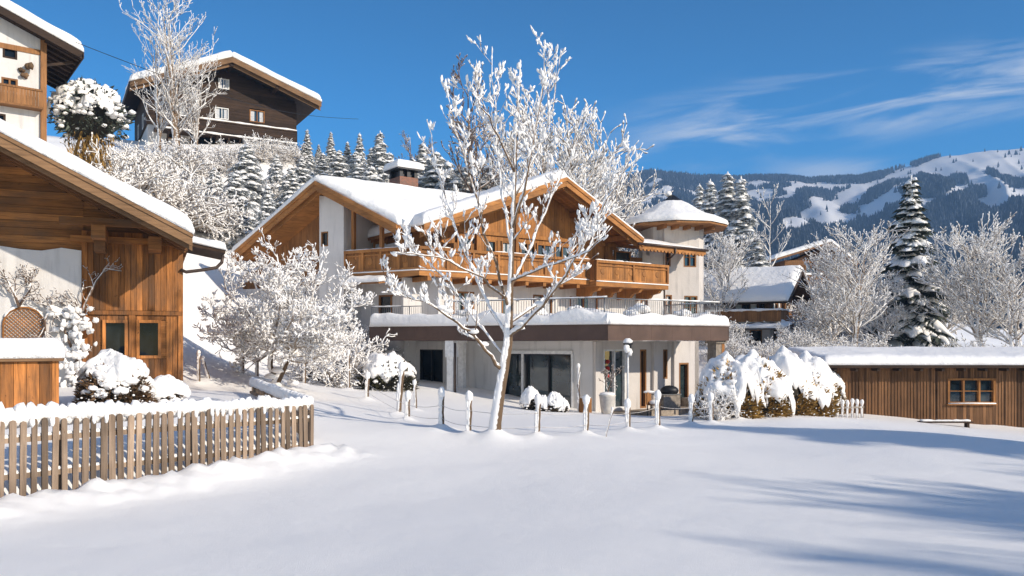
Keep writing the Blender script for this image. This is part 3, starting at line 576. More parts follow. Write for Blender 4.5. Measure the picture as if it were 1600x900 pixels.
# ------------------------------------------------------------------ the dark upper chalet on the hill
def hill_chalet():
    o = P(228, 200, 66); fr = Fr((o.x, o.y), 30); Lw = fr.a(463)
    t = thing('hill_chalet', (o.x+5, o.y+6, 18.5), 'dark timber chalet with snowy roof and long balcony on the hilltop', 'house')
    zb = 17.2; zw = fr.z(0, 193); zE = fr.z(0, 132)                     # timber starts / eave height
    ap = fr.a(363, 2); zA = fr.z(ap, 93, 2); aR = fr.a(502, 2); zR = fr.z(aR, 163, 2); aL = fr.a(203, 2); zL = fr.z(aL, 131, 2)
    fz = lambda a, py: fr.z(a, py)
    def W_(px0, px1, py0, py1): a0 = fr.a(px0); return (a0, fr.a(px1), fz(a0, py1), fz(a0, py0))
    wins = [W_(276, 288, 160, 177), W_(336, 357, 167, 185), W_(390, 413, 171, 190), W_(341, 358, 122, 138)]
    mb = MB(); fr.wall(mb, 0, Lw, -.3, 0, zw, min(zL, zR)-.1, wins); mb.build('timber_wall_core', M['dark'], t, fix=True)
    mb = MB(); sR = (zA-zR)/(aR-ap); sLs = (zA-zL)/(ap-aL)
    fr.logs(mb, 0, Lw, zw, zA-.15, .002, .24, .05, wins, alo=lambda z: ap-(zA-.1-z)/sLs, ahi=lambda z: ap+(zA-.1-z)/sR); mb.build('timber_wall', M['dark'], t, fix=True)
    hl = [W_(262, 282, 200, 216), W_(297, 340, 208, 224), W_(345, 356, 213, 226), W_(362, 392, 212, 232)]
    mb = MB(); fr.wall(mb, 0.15, Lw-.15, -.4, -.06, zb, zw, hl); fr.box(mb, .15, Lw-.15, -10, -.41, zb, zw); mb.build('base_wall', M['stucco'], t, fix=True)
    for i, w in enumerate(wins): window(fr, t, *w, .05, 'larch' if i == 2 else 'white', 'glassb', .07, mull=1, curt=True)
    for i, w in enumerate(hl): window(fr, t, *w, -.07, 'larchd', 'glass', .08)
    mb = MB(); fr.box(mb, 0, Lw, -10, -.31, zw, zE-.1); mb.build('side_wall', M['darkv'], t, fix=True)
    sd_ = Fr((fr.pt(0, -10, 0).x, fr.pt(0, -10, 0).y), 30-90)
    for k in (3.2, 7.2): window(sd_, t, k, k+.9, 20.6, 21.8, .01, 'white', 'glass', .08)
    D = -12; nb = 2.0
    cL = [fr.pt(aL, nb, zL), fr.pt(ap, nb, zA), fr.pt(ap, D, zA), fr.pt(aL, D, zL)]; cR = [fr.pt(ap, nb, zA), fr.pt(aR, nb, zR), fr.pt(aR, D, zR), fr.pt(ap, D, zA)]
    mb = MB(); roof_slab(mb, cL, .2); roof_slab(mb, cR, .2); r = mb.build('roof', M['dark'], t, fix=True)
    snow_slab('snow_cover', [p+V(0, 0, .22) for p in cL], .7, r, .6, .1, .1); snow_slab('snow_cover', [p+V(0, 0, .22) for p in cR], .7, r, .6, .1, .1)
    mb = MB()
    for b, dz in ((nb, .2), (nb-.3, -.05)):
        mb.prism([fr.pt(aL, b, zL+dz), fr.pt(aL, b, zL+dz-.45), fr.pt(ap, b, zA+dz-.45), fr.pt(ap, b, zA+dz)], fr.n*.07); mb.prism([fr.pt(aR, b+.003, zR+dz), fr.pt(aR, b+.003, zR+dz-.45), fr.pt(ap, b+.003, zA+dz-.45), fr.pt(ap, b+.003, zA+dz)], fr.n*.07)
    mb.build('verge_board', M['barge'], r, fix=True)
    mb = MB()
    for a in (ap, ap-3.6, ap+3.8): zz = zA-(abs(a-ap))*(sR if a > ap else sLs)-.25; mb = MB(); fr.box(mb, a-.14, a+.14, 0, nb-.1, zz-.25, zz); mb.build('purlin', M['dark'], t, fix=True)
    # balcony
    b0 = 1.5; a0 = fr.a(243, b0); a1 = fr.a(464, b0); zr = fr.z(a0, 176, b0); zf = zr-1.05
    mb = MB(); fr.box(mb, a0, a1, .06, b0, zf-.18, zf); bal = mb.build('balcony', M['dark'], t, fix=True)
    mb = MB(); fr.logs(mb, a0, a1, zf+.12, zr-.12, b0-.1, .2, .04); fr.box(mb, a0, a1, b0-.12, b0+.02, zr-.1, zr)
    for k in range(9): a = a0+(a1-a0)*k/8; fr.box(mb, a-.06, a+.06, b0-.15, b0-.1, zf-.5, zr)
    mb.build('railing', M['dark'], bal, fix=True)
    mb = MB(); n = 26
    for zz, b in ((zr+.05, b0-.05), (zf-.06, b0+.05)):
        mb.tube([fr.pt(a0+(a1-a0)*i/n, b, zz+.03*random.random()) for i in range(n+1)], [.085*random.uniform(.6, 1.3) for _ in range(n+1)], 8)
    mb.build('rail_snow', M['clump'], bal, True)
    mb = MB()
    for k in range(6): a = a0+1+(a1-a0-2)*k/5; mb = MB(); mb.beam(fr.pt(a, .1, zf-1.0), fr.pt(a, b0-.1, zf-.2), .14, .16); mb.build('bracket', M['dark'], bal, fix=True)
    mb = MB(); c = [fr.pt(fr.a(300), 1.3, fz(5, 205)), fr.pt(fr.a(345), 1.3, fz(5, 205)), fr.pt(fr.a(345), .05, fz(5, 199)), fr.pt(fr.a(300), .05, fz(5, 199))]; roof_slab(mb, c, .12); p = mb.build('porch_roof', M['larchd'], t, fix=True); snow_slab('porch_snow', [q+V(0, 0, .13) for q in c], .3, p, .2)
hill_chalet()
# ------------------------------------------------------------------ the main chalet
def main_chalet():
    kp = P(655, 430, 39); K = (kp.x, kp.y); B = Fr(K, 36); A = Fr(K, -30)
    t = thing('main_chalet', (K[0]+5, K[1]+6, 0), 'large white and larch wood chalet with snowy double gable and round tower', 'house')
    zdb = EYE+103*39/F; zdt = zdb+.28; zrt = EYE+149*39/F
    zT = 3.12                                       # terrace floor
    aB1 = B.a(921); aB2 = B.a(1034)
    # ---- roofs
    vo = .5
    L0a = B.a(661, vo); zL0 = B.z(L0a, 357, vo); Aa = B.a(884, vo); zA0 = B.z(Aa, 283, vo); R0a = B.a(1004, vo); zR0 = B.z(R0a, 378, vo)
    L0 = B.pt(L0a, vo, zL0); A0 = B.pt(Aa, vo, zA0); R0 = B.pt(R0a, vo, zR0); bk = B.n*-13.5
    wo = .55; Lwa = A.a(361, wo); zLw = A.z(Lwa, 404, wo); Awa = A.a(494, wo); zAw = A.z(Awa, 289, wo); Rwa = A.a(622, wo); zRw = A.z(Rwa, 357, wo)
    Lw = A.pt(Lwa, wo, zLw); Aw = A.pt(Awa, wo, zAw); Rw = A.pt(Rwa, wo, zRw)
    ud = B.d.copy()
    NM = (A0-L0).cross(bk).normalized()
    def toM(p, d): return p+d*((L0-p).dot(NM)/d.dot(NM))
    V2 = toM(Aw, ud); V1 = toM(Rw, ud)
    if (V1-Rw).length > 4 or (V1-Rw).dot(ud) < .2: V1 = Rw+ud*.8
    if (V2-Aw).dot(ud) < 0 or (V2-Aw).length > 16: V2 = Aw+ud*11
    cML = [L0, A0, A0+bk, L0+bk]; cMR = [A0, R0, R0+bk, A0+bk]; cWR = [Aw, Rw, V1+ud*.3, V2+ud*.3]; cWL = [Lw, Aw, Aw+ud*11, Lw+ud*11+V(-2, 0, 0)]
    mb = MB()
    for c in (cML, cMR, cWR, cWL): roof_slab(mb, c, .16)
    r = mb.build('roof', M['larchh'], t, fix=True)
    for c, th in ((cML, .55), (cMR, .30), (cWR, .45), (cWL, .55)): snow_slab('snow_cover', [p+V(0, 0, .18) for p in c], th, r, .5, .08, .14, 40, 30)
    def verge(fr, p, q, dz=.17, h=.42, th=.07, sh=0, mat='larchh', nm='bargeboard'):
        mb = MB(); o = fr.n*sh; p = p+o; q = q+o
        mb.prism([p+V(0, 0, dz), p+V(0, 0, dz-h), q+V(0, 0, dz-h), q+V(0, 0, dz)], fr.n*th); mb.build(nm, M[mat], r, fix=True)
    for fr, p, q, s_ in ((B, L0, A0, 0), (B, R0, A0, .004), (A, Lw, Aw, 0), (A, Rw, Aw, .004)):
        verge(fr, p, q, .17, .46, .07, s_); verge(fr, p, q, .2, .2, .05, .072+s_); verge(fr, p, q, -.04, .36, .06, -.32+s_); 
    planks_soffit('soffit', [L0+V(0, 0, -.02), A0+V(0, 0, -.02), A0+B.n*-2.3+V(0, 0, -.02), L0+B.n*-2.3+V(0, 0, -.02)], r, M['larchh'], .2)
    planks_soffit('soffit', [R0+V(0, 0, -.02), A0+V(0, 0, -.02), A0+B.n*-2.3+V(0, 0, -.02), R0+B.n*-2.3+V(0, 0, -.02)], r, M['larchh'], .2)
    planks_soffit('soffit', [Lw+V(0, 0, -.02), Aw+V(0, 0, -.02), Aw+A.n*-3+V(0, 0, -.02), Lw+A.n*-3+V(0, 0, -.02)], r, M['larchh'], .2)
    planks_soffit('soffit', [Rw+V(0, 0, -.02), Aw+V(0, 0, -.02), Aw+A.n*-3+V(0, 0, -.02), Rw+A.n*-3+V(0, 0, -.02)], r, M['larchh'], .2)
    # purlins under the gables
    sl1 = (zA0-zL0)/(Aa-L0a); sl2 = (zA0-zR0)/(R0a-Aa)
    zBr = lambda a: (zL0+(a-L0a)*sl1) if a < Aa else (zR0+(R0a-a)*sl2)
    for a in (Aa, L0a+2.0, L0a+5.3, R0a-1.0, R0a-3.6):
        mb = MB(); zz = zBr(a)-.12; B.box(mb, a-.13, a+.13, -2.2, vo-.1, zz-.3, zz); mb.build('purlin', M['larch'], t, fix=True)
    # ---- upper storey walls
    bw = -1.75; aW = B.a(1003, bw); aE = B.a(1042, bw)
    wz0 = zdt+.1
    def wb(px0, px1, h=1.95, lo=0): return (B.a(px0, bw), B.a(px1, bw), wz0+lo, wz0+h)
    hol = [wb(668, 690), wb(714, 737), wb(757, 775, 1.9, .3), wb(783, 800, 1.9, .3), wb(812, 836), wb(838, 862), wb(866, 890), wb(960, 985)]
    mb = MB(); B.wall(mb, .6, aW, bw-.3, bw, zdt-.1, min(zL0, zR0)-.2, hol); mb.build('upper_wall', M['larchd'], t, fix=True)
    mb = MB(); B.boards(mb, .6, aW, zdt, lambda a: zBr(a)-.12, bw+.002, .21, .03, hol); mb.build('board_cladding', M['larch'], t, fix=True)
    for i, h in enumerate(hol): window(B, t, *h, bw+.03, 'larch', 'glassb', .09, mull=1 if i in (1, 4, 5, 6) else 0, curt=i in (0, 3))
    mb = MB(); B.wall(mb, aW, aE+1.2, bw-.3, bw+.05, zT, 8.9, [(B.a(1009, bw), B.a(1014, bw), 8.0, 8.4)]); mb.build('white_wall', M['stucco'], t, fix=True)
    mb = MB(); 
    for px in (690, 745, 806, 900, 945): a = B.a(px, bw); B.box(mb, a-.1, a+.1, bw+.03, bw+.16, zdt, zBr(a)-.15)
    zc_ = wz0+2.15; B.box(mb, .6, aW, bw+.034, bw+.15, zc_, zc_+.2); mb.build('timber_frame', M['larch'], t, fix=True)
    # body volume behind
    mb = MB(); B.box(mb, .3, aE+1.2, -12.5, bw-.31, -1.0, min(zL0, zR0)-.3); mb.build('rear_body', M['stucco'], t, fix=True)
    # ---- wing walls (A side)
    a0 = A.a(499, -.2); a1 = A.a(537, -.2); zAr = lambda a: (zLw+(a-Lwa)*(zAw-zLw)/(Awa-Lwa)) if a < Awa else (zRw+(Rwa-a)*(zAw-zRw)/(Rwa-Awa))
    wh = (A.a(497, -.2)+.05, A.a(514, -.2)+.05, A.z(a0, 385), A.z(a0, 362)); wh = (a0+.12, a0+.62, wh[2], wh[3])
    mb = MB(); A.wall(mb, a0, a1, -.5, -.2, zT, zAr(a1)-.5, [wh]); mb.prism([A.pt(a0, -.2, zAr(a1)-.5), A.pt(a1, -.2, zAr(a1)-.5), A.pt(a1, -.2, zAr(a1)-.12), A.pt(a0, -.2, zAr(a0)-.12)], A.n*-.3)
    A.box(mb, a1-.3, a1, -3.2, -.51, zT, zAr(a1)-.4); mb.build('wing_wall', M['stucco'], t, fix=True)
    window(A, t, *wh, -.22, 'larchd', 'glass', .06)
    aL = A.a(372, -1.4)
    mb = MB(); A.boards(mb, aL+.4, a0-.01, 5.6, lambda a: max(5.7, zAr(a)-.13), -1.4, .2, .03); A.box(mb, aL+.4, a0-.01, -1.7, -1.41, 5.6, zAr(aL+.6)); mb.build('wing_boards', M['larchd'], t, fix=True)
    mb = MB(); A.box(mb, aL, a0-.01, -6, -1.0, -.5, 5.6); mb.build('wing_base', M['stucco'], t, fix=True)
    bl = -2.4; hl = [(A.a(584, bl), A.a(606, bl), wz0+.75, wz0+1.75), (A.a(612, bl), A.a(628, bl), wz0+.9, wz0+1.6)]
    mb = MB(); A.wall(mb, a1, .4, bl-.3, bl, zdt-.1, 7.6, hl); mb.build('loggia_wall', M['larchd'], t, fix=True)
    mb = MB(); A.boards(mb, a1, .2, zdt, lambda a: min(zAr(a), zAr(Rwa-.4))-.1, bl+.002, .2, .03, hl); mb.build('loggia_boards', M['larch'], t, fix=True)
    for h in hl: window(A, t, *h, bl+.03, 'larch', 'glass', .08, mull=1, curt=True)
    mb = MB()
    for a, z1 in ((A.a(552, -.1), zAr(A.a(552, -.1))-.3), (A.a(596, -.1), zAr(A.a(596))-.25), (A.a(628, -.1), zAr(A.a(628))-.2)): mb = MB(); A.box(mb, a-.09, a+.09, -.22, -.04, zdt, z1); mb.build('loggia_post', M['larch'], t, fix=True)
    # ---- balconies
    def balcony(fr, a0, a1, b1, b0, zd0, zd1, zr, posts, endL=False, endR=False, snow=True):
        mb = MB(); fr.box(mb, a0, a1, b0, b1, zd0, zd1); o = mb.build('balcony', M['larchh'], t, fix=True)
        mb = MB(); fr.boards(mb, a0+.06, a1-.06, zd1+.06, zr-.16, b1-.1, .135, .03)
        for q in range(int((a1-a0)/1.1)):                       # carved roundels
            a = a0+.55+q*1.1
            if a < a1-.3: mb.tube([fr.pt(a, b1-.07, (zd1+zr)/2-.02), fr.pt(a, b1-.035, (zd1+zr)/2-.02)], [.2, .16], 10)
        for z0, z1, bb in ((zr-.15, zr, .05), (zr-.33, zr-.27, .0), (zd1+.03, zd1+.13, .0)): fr.box(mb, a0, a1, b1-.13, b1+bb, z0, z1)
        n = posts
        for k in range(n+1): a = a0+.06+(a1-a0-.12)*k/n; fr.box(mb, a-.06, a+.06, b1-.15, b1+.035, zd1, zr-.005)
        for fl, a in ((endL, a0), (endR, a1)):
            if fl: fr.box(mb, a-.05, a+.05, b0, b1-.14, zd1+.05, zr)
        mb.build('railing', M['larch'], o, fix=True)
        mb = MB(); n = int((a1-a0)*5); bits = [i for i in range(n)]
        st = 0
        while st < n:
            ln = random.randint(3, 14)
            if random.random() < .72:
                q = [fr.pt(a0+(a1-a0)*min(n, st+i)/n, b1-.04, zr+.01) for i in range(ln+1)]; mb.tube(q, [.02]+[.05*random.uniform(.6, 1.2) for _ in range(ln-1)]+[.02], 6)
            st += ln
        mb.tube([fr.pt(a0+(a1-a0)*i/12, b1+.02, zd1+.0) for i in range(13)], .035, 6)
        mb.build('rail_snow', M['clump'], o, True); return o
    balcony(A, A.a(538), -.0, 0, -2.3, zdb, zdt, zrt, 4); o = balcony(B, .0, aB1, .0, bw, zdb, zdt, zrt, 7)
    mb = MB()
    for k in range(9): a = .6+k*1.2; mb = MB(); B.box(mb, a-.1, a+.1, bw, -.05, zdb-.22, zdb-.003); mb.build('joist', M['larch'], o, fix=True)
    o = balcony(B, aB1+.02, aB2, .55, bw, zdb-.1, zdt-.1, zrt-.06, 2, True, True)
    mb = MB()
    for k in range(4):
        a = aB1+.5+(aB2-aB1-1.0)*k/3; mb = MB()
        mb.prism([B.pt(a-.11, .45, zdb-.1), B.pt(a-.11, .25, zdb-.32), B.pt(a-.11, -.3, zdb-.4), B.pt(a-.11, -.5, zdb-.62), B.pt(a-.11, bw+.06, zdb-.7), B.pt(a-.11, bw+.06, zdb-.1)], B.d*.22)
        mb.build('bracket', M['larch'], o, fix=True)
    # ---- terrace storey walls
    bt = -1.6
    def tb(px0, px1, lo=.0, h=2.1): return (B.a(px0, bt), B.a(px1, bt), zT+lo, zT+h)
    th_ = [tb(674, 687, .6), tb(708, 741), tb(784, 798), tb(833, 863), tb(890, 934), tb(1001, 1012, .5)]
    mb = MB(); B.wall(mb, .0, aE+.6, bt-.2, bt, zT-.1, zdb, th_); mb.build('terrace_wall', M['stucco'], t, fix=True)
    for h in th_: window(B, t, *h, bt-.02, 'larchd', 'glassb', .09, mull=1 if h[1]-h[0] > .9 else 0, curt=h[1]-h[0] > .9)
    mb = MB(); A.wall(mb, A.a(530), .0, -1.9, -1.6, zT-.1, zdb, [(A.a(560), A.a(600), zT, zT+1.9)]); mb.build('terrace_wall', M['stucco'], t, fix=True)
    window(A, t, A.a(560), A.a(600), zT, zT+1.9, -1.62, 'larchd', 'glass', .09, mull=1)
    mb = MB(); q = [P(548, 441, 41), P(593, 441, 39.5), P(588, 433, 41.5), P(556, 433, 42.5)]
    c = [A.pt(A.a(546), .6, 6.05), A.pt(A.a(604), .6, 6.05), A.pt(A.a(604), -1.5, 6.35), A.pt(A.a(546), -1.5, 6.35)]
    c = [p+V(0, 0, -.62) for p in c]; roof_slab(mb, c, .08); o = mb.build('canopy', M['larchd'], t, fix=True); snow_slab('canopy_snow', [p+V(0, 0, .09) for p in c], .3, o, .3, .05, .3)
    # ---- terrace
    T1v = P(950, 500, 33); T1 = (T1v.x, T1v.y); TL = Fr(T1, -29); TR = Fr(T1, 35); aT0 = TL.a(577); aT2 = TR.a(1139)
    zf0 = EYE+.02; zf1 = EYE+25*33/F
    T0 = TL.pt(aT0, 0, 0); T2 = TR.pt(aT2, 0, 0); back = [TR.pt(aT2, -4.2, 0), B.pt(aE, -4, 0), A.pt(A.a(530), -4, 0), T0+TL.n*-4]
    poly = [T0, Vector((*T1, 0)), T2]+back
    ctr = sum(poly, Vector())/len(poly)
    mb = MB(); mb.prism([p+(ctr-p).normalized()*.06+V(0, 0, zf0+.06) for p in poly], V(0, 0, zf1-zf0-.08)); ter = mb.build('terrace', M['stucco2'], t, fix=True)
    mb = MB(); n = 9
    for i in range(n): TL.box(mb, aT0+(0-aT0)*i/n+.003, aT0+(0-aT0)*(i+1)/n-.003, -.06, .0, zf0, zf1, 0, .5)
    n = 6
    for i in range(n): TR.box(mb, aT2*i/n+.003, aT2*(i+1)/n-.003, -.06, .0, zf0, zf1, 0, .5)
    mb.prism([T2+V(0, 0, zf0), T2+TR.n*-4.2+V(0, 0, zf0), T2+TR.n*-4.2+V(0, 0, zf1), T2+V(0, 0, zf1)], TR.d*-.06); mb.prism([T0+V(0, 0, zf0), T0+TL.n*-4+V(0, 0, zf0), T0+TL.n*-4+V(0, 0, zf1), T0+V(0, 0, zf1)], TL.d*.06)
    TL.box(mb, aT0, .02, -.08, .03, zf1, zf1+.035); TR.box(mb, 0, aT2+.03, -.08, .03, zf1, zf1+.034)
    mb.build('fascia', M['fascia'], ter, fix=True)
    # snow heaped along the edge
    def edge_snow(fr, a0, a1, wdt, h):
        c = [fr.pt(a0, .03, zf1+.036), fr.pt(a1, .03, zf1+.036), fr.pt(a1, -wdt, zf1+.036), fr.pt(a0, -wdt, zf1+.036)]; snow_slab('terrace_snow', c, h, ter, .22, .0, .35, 70, 16)
    edge_snow(TL, aT0, .1, 1.5, .52); edge_snow(TR, -.06, aT2, 1.3, .45)
    # railing
    def rail(fr, a0, a1, b, zt):
        mb = MB(); z0 = zf1+.06; n = max(1, int(abs(a1-a0)/.125))
        for i in range(n+1):
            a = a0+(a1-a0)*i/n; big = i % 9 == 0
            mb.tube([fr.pt(a, b, z0), fr.pt(a, b, zt-(0 if big else .05))], .024 if big else .011, 5)
        mb.tube([fr.pt(a0, b, zt), fr.pt(a1, b, zt)], .028, 6); mb.tube([fr.pt(a0, b, z0+.1), fr.pt(a1, b, z0+.1)], .014, 5)
        o = mb.build('railing', M['metal'], ter, True)
        mb = MB(); st = 0; m = int(abs(a1-a0)*4)
        while st < m:
            ln = random.randint(4, 12)
            if random.random() < .8: mb.tube([fr.pt(a0+(a1-a0)*min(m, st+i)/m, b, zt+.03) for i in range(ln+1)], [.015]+[.034*random.uniform(.7, 1.3) for _ in range(ln-1)]+[.015], 6)
            st += ln
        mb.build('railing_snow', M['clump'], ter, True)
    zrl = EYE+69*33/F
    rail(TL, TL.a(690), -.15, -.25, zrl); rail(TR, .05, aT2-.35, -.25, zrl-.03); rail(TL, TL.a(581, -1.0), TL.a(660, -1.0), -1.0, zrl-.12)
    rr_ = Fr((TR.pt(aT2-.35, -.25, 0).x, TR.pt(aT2-.35, -.25, 0).y), 35+90); rail(rr_, 0, 3.5, 0, zrl-.03)
    # ---- ground floor
    W1 = P(926, 600, 36.3); GL = Fr((W1.x, W1.y), -30); GR = Fr((W1.x, W1.y), 36); zg = -1.1; zc = zf0-.02
    aGl = GL.a(628); aGr = GR.a(1092)
    fl = lambda fr, a, py: fr.z(a, py)
    hl = [(GL.a(656), GL.a(692), .35, GL.z(GL.a(670), 546)), (GL.a(789), GL.a(893), -.5, GL.z(GL.a(840), 553))]
    mb = MB(); GL.wall(mb, aGl, 0, -.3, 0, zg, zc, hl); mb.build('ground_floor_wall', M['stucco'], t, fix=True)
    window(GL, t, *hl[0], -.03, 'iron', 'glass', .07, name='terrace_door', mull=1, dep=.14); window(GL, t, *hl[1], -.03, 'iron', 'glassb', .07, name='picture_window', mull=2, dep=.14)
    mb = MB(); h = hl[1]; GL.box(mb, h[0]-.06, h[1]+.08, .0, .1, h[3], h[3]+.16); GL.box(mb, h[1]+.002, h[1]+.1, .0, .07, h[2], h[3]-.002); GL.box(mb, h[0]+.95, h[0]+1.05, .002, .1, h[2], h[3]-.002); mb.build('awning_frame', M['white'], t, fix=True)
    hr = []
    for px0, px1, p0, p1 in ((943, 978, 546, 640), (1000, 1010, 546, 638), (1036, 1043, 546, 592), (1061, 1076, 567, 634)):
        a = GR.a(px0); hr.append((a, GR.a(px1), max(GR.z(a, p1), zg+.3), GR.z(a, p0)))
    mb = MB(); GR.wall(mb, 0, aGr, -.3, 0, zg, zc, hr); mb.build('ground_floor_wall', M['stucco2'], t, fix=True)
    for i, h in enumerate(hr): window(GR, t, *h, -.02, 'white' if i == 0 else 'larchd', 'glassb', .08, name='door' if i in (0, 3) else 'window', mull=1 if i == 0 else 0, curt=False, dep=.16)
    mb = MB(); h = hr[0]; 
    for z in (1.0, 1.35, 1.65): mb.ell(GR.pt(h[0]+.35, -.1, z), .1, nz=.5)
    mb.build('door_wreath', M['red'], t, True)
    # pilasters that break the lit wall
    mb = MB()
    for px, w in ((931, .15), (1024, .28), (1051, .05)): mb = MB(); a = GR.a(px); GR.box(mb, a-w, a+w, .0, .16, zg, zc-.03); mb.build('pilaster', M['stucco2'], t, fix=True)
    e1 = GR.pt(aGr, 0, 0); sdw = Fr((e1.x, e1.y), 36+90); mb = MB(); sdw.box(mb, 0, 6, -.3, 0, zg, zc-.01); mb.build('side_wall', M['stucco2'], t, fix=True)
    # stone plinth in front of the right wall
    mb = MB(); GR.box(mb, -.3, aGr+.6, -.2, 1.1, zg-.2, -.62); GR.box(mb, aGr-1.3, aGr+.3, .0, .5, -.63, -.2); mb.build('stone_step', M['stone'], t, fix=True)
    # columns below the terrace
    for px, fr, b, w, mat in ((706, TL, -.25, .17, 'white'), (722, TL, -1.9, .14, 'white'), (1118, TR, -.5, .26, 'stone')):
        a = fr.a(px, b); mb = MB(); fr.box(mb, a-w, a+w, b-w, b+w, -1.2, zf0+.05); fr.box(mb, a-w*1.35, a+w*1.35, b-w*1.35, b+w*1.35, zf0-.75 if px == 706 else zf0-.12, zf0+.055); mb.build('column', M[mat], t, fix=True)
    a = TR.a(1128, -.3); mb = MB(); TR.box(mb, a-.09, a+.09, -.4, -.22, -1.2, zf0+.05); mb.build('timber_post', M['larch'], t, fix=True)
    # drain pipes
    mb = MB(); a = TL.a(713, -.2); mb.tube([TL.pt(a, -.1, zf0-.1), TL.pt(a, -.1, 0.2)], .05, 8); mb.build('drain_pipe', M['copper'], t, True)
    # ---- tower
    c0 = P(1038, 533, 51.3); TW = Fr((c0.x, c0.y), 14); w = TW.a(1092); cham = .75; dp = w+.2
    zt0, zt1 = zT, TW.z(w/2, 352)+.4
    c1 = TW.pt(w, 0, 0); c1b = TW.pt(w+.62, -.55, 0); C1 = Fr((c1.x, c1.y), 14+41)
    wz = [(TW.a(1068), TW.a(1088), TW.z(w/2, 417), TW.z(w/2, 386)), (TW.a(1069), TW.a(1090), TW.z(w/2, 498), TW.z(w/2, 462)), (TW.a(1039)+.02, TW.a(1048), TW.z(w/2, 417), TW.z(w/2, 388)), (TW.a(1040), TW.a(1050), TW.z(w/2, 492), TW.z(w/2, 461))]
    mb = MB(); TW.wall(mb, 0, w, -.3, 0, zt0, zt1, wz)
    foot = [TW.pt(0, -.02, zt0), TW.pt(-.5, -.6, zt0), TW.pt(-.5, -2.6, zt0), TW.pt(0, -3.2, zt0), TW.pt(w, -3.2, zt0), TW.pt(w+.62, -2.6, zt0), TW.pt(w+.62, -.55, zt0), TW.pt(w, -.02, zt0)]
    mb.prism([p-TW.n*.29 if i in (0, 7) else p for i, p in enumerate(foot)], V(0, 0, zt1-zt0-.01))
    mb.prism([TW.pt(w, -.01, zt0), TW.pt(w+.62, -.55, zt0), TW.pt(w+.5, -.66, zt0), TW.pt(w-.02, -.29, zt0)], V(0, 0, zt1-zt0-.02))
    tw = mb.build('tower', M['stucco2'], t, fix=True)
    for q in wz: window(TW, t, *q, -.03, 'larchd', 'glassb', .08, mull=1 if q[1]-q[0] > .6 else 0, bars=1, dep=.14)
    ce = TW.pt(w/2+.12, -1.6, 0); re = 75*54/F+.35; zev = EYE+(HY-356)*53/F; zap = EYE+(HY-303)*53/F
    mb = MB(); n = 10; vs = [ce+V(0, 0, zap)]
    rings = ((re, zev), (re*.62, zev+(zap-zev)*.27), (.22, zap-.12))
    ring = lambda rad, z: [ce+V(rad*math.cos(2*math.pi*(i+.3)/n), rad*math.sin(2*math.pi*(i+.3)/n), z) for i in range(n)]
    def cone(mb, rs, cap, bottom):
        vs = [p for rad, z in rs for p in ring(rad, z)]; k = len(rs); fs = []
        for q in range(k-1):
            for i in range(n): j = (i+1) % n; fs.append((q*n+i, q*n+j, (q+1)*n+j, (q+1)*n+i))
        vs.append(ce+V(0, 0, cap)); fs += [((k-1)*n+i, (k-1)*n+(i+1) % n, len(vs)-1) for i in range(n)]; fs.append(tuple(range(n))[::-1]); mb.add(vs, fs)
    cone(mb, rings, zap, zev); tr = mb.build('tower_roof', M['iron'], t, fix=True)
    mb = MB(); mb.prism(ring(re-.02, zev-.12), V(0, 0, .115)); mb.build('tower_soffit', M['larchd'], tr, fix=True)
    mb = MB()                                              # snow cone, open near the tip
    nu = 48; R_s = [(re+.06, .02), (re+.09, .12), (re+.0, .30), (re*.8, .34), (re*.62, .27), (re*.48, .2), (re*.31, .12), (re*.22, .02)]
    def zroof(rad): return zev+(zap-zev)*(.27*(re-rad)/(re*.38) if rad > re*.62 else .27+.69*(re*.62-rad)/(re*.62-.22)) if rad < re else zev
    vs = []; fs = []
    for q, (rad, h) in enumerate(R_s):
        for i in range(nu):
            th = 2*math.pi*i/nu; k = math.cos(math.pi/n)/math.cos(((th-2*math.pi*.3/n) % (2*math.pi/n))-math.pi/n); rd = rad*k*(1+(.10*noise.noise(V(math.cos(th)*2, math.sin(th)*2, q*.1)) if q > 4 else 0))
            hh = h*(1+.25*noise.noise(V(math.cos(th)*3, math.sin(th)*3, q*.8)))
            vs.append(ce+V(rd*math.cos(th), rd*math.sin(th), zroof(min(rad, re))+hh))
    for q in range(len(R_s)-1):
        for i in range(nu): j = (i+1) % nu; fs.append((q*nu+i, q*nu+j, (q+1)*nu+j, (q+1)*nu+i))
    mb.add(vs, fs); mb.ell(ce+V(-.25, .1, zap+.05), .22, .2, .18, nz=.4); mb.build('tower_snow', M['snow'], tr, True)
    mb = MB(); B_ = TW.pt(w+.3, .35, zev-.5); 
    for i in range(5): a = -.3+i*(w+.9)/4; mb = MB(); TW.box(mb, a-.09, a+.09, -.3, .85, zev-.36, zev-.13); mb.build('eave_bracket', M['larchd'], tr, fix=True)
    # ---- low eave that runs on from the gable to the tower, gutter and downpipe
    s0 = R0a-.25; s1 = B.a(1103, .5); c = [B.pt(s0, .5, zR0-.18), B.pt(s1, .5, zR0-.22), B.pt(s1, bw-1, zR0+.62), B.pt(s0-1.2, bw-1, zR0+.62)]
    mb = MB(); roof_slab(mb, c, .1); ev = mb.build('side_eave', M['larchd'], t, fix=True); snow_slab('eave_snow', [p+V(0, 0, .11)-B.n*.3*(i < 2) for i, p in enumerate(c)], .14, ev, .2, .0, .3)
    mb = MB(); B.box(mb, s0, s1, .42, .5, zR0-.4, zR0-.19)
    for i in range(int((s1-s0)/.3)): a = s0+.15+i*.3; mb.tube([B.pt(a, .41, zR0-.4), B.pt(a, .505, zR0-.4)], .12, 8)
    mb.build('scalloped_trim', M['larchh'], ev, fix=True)
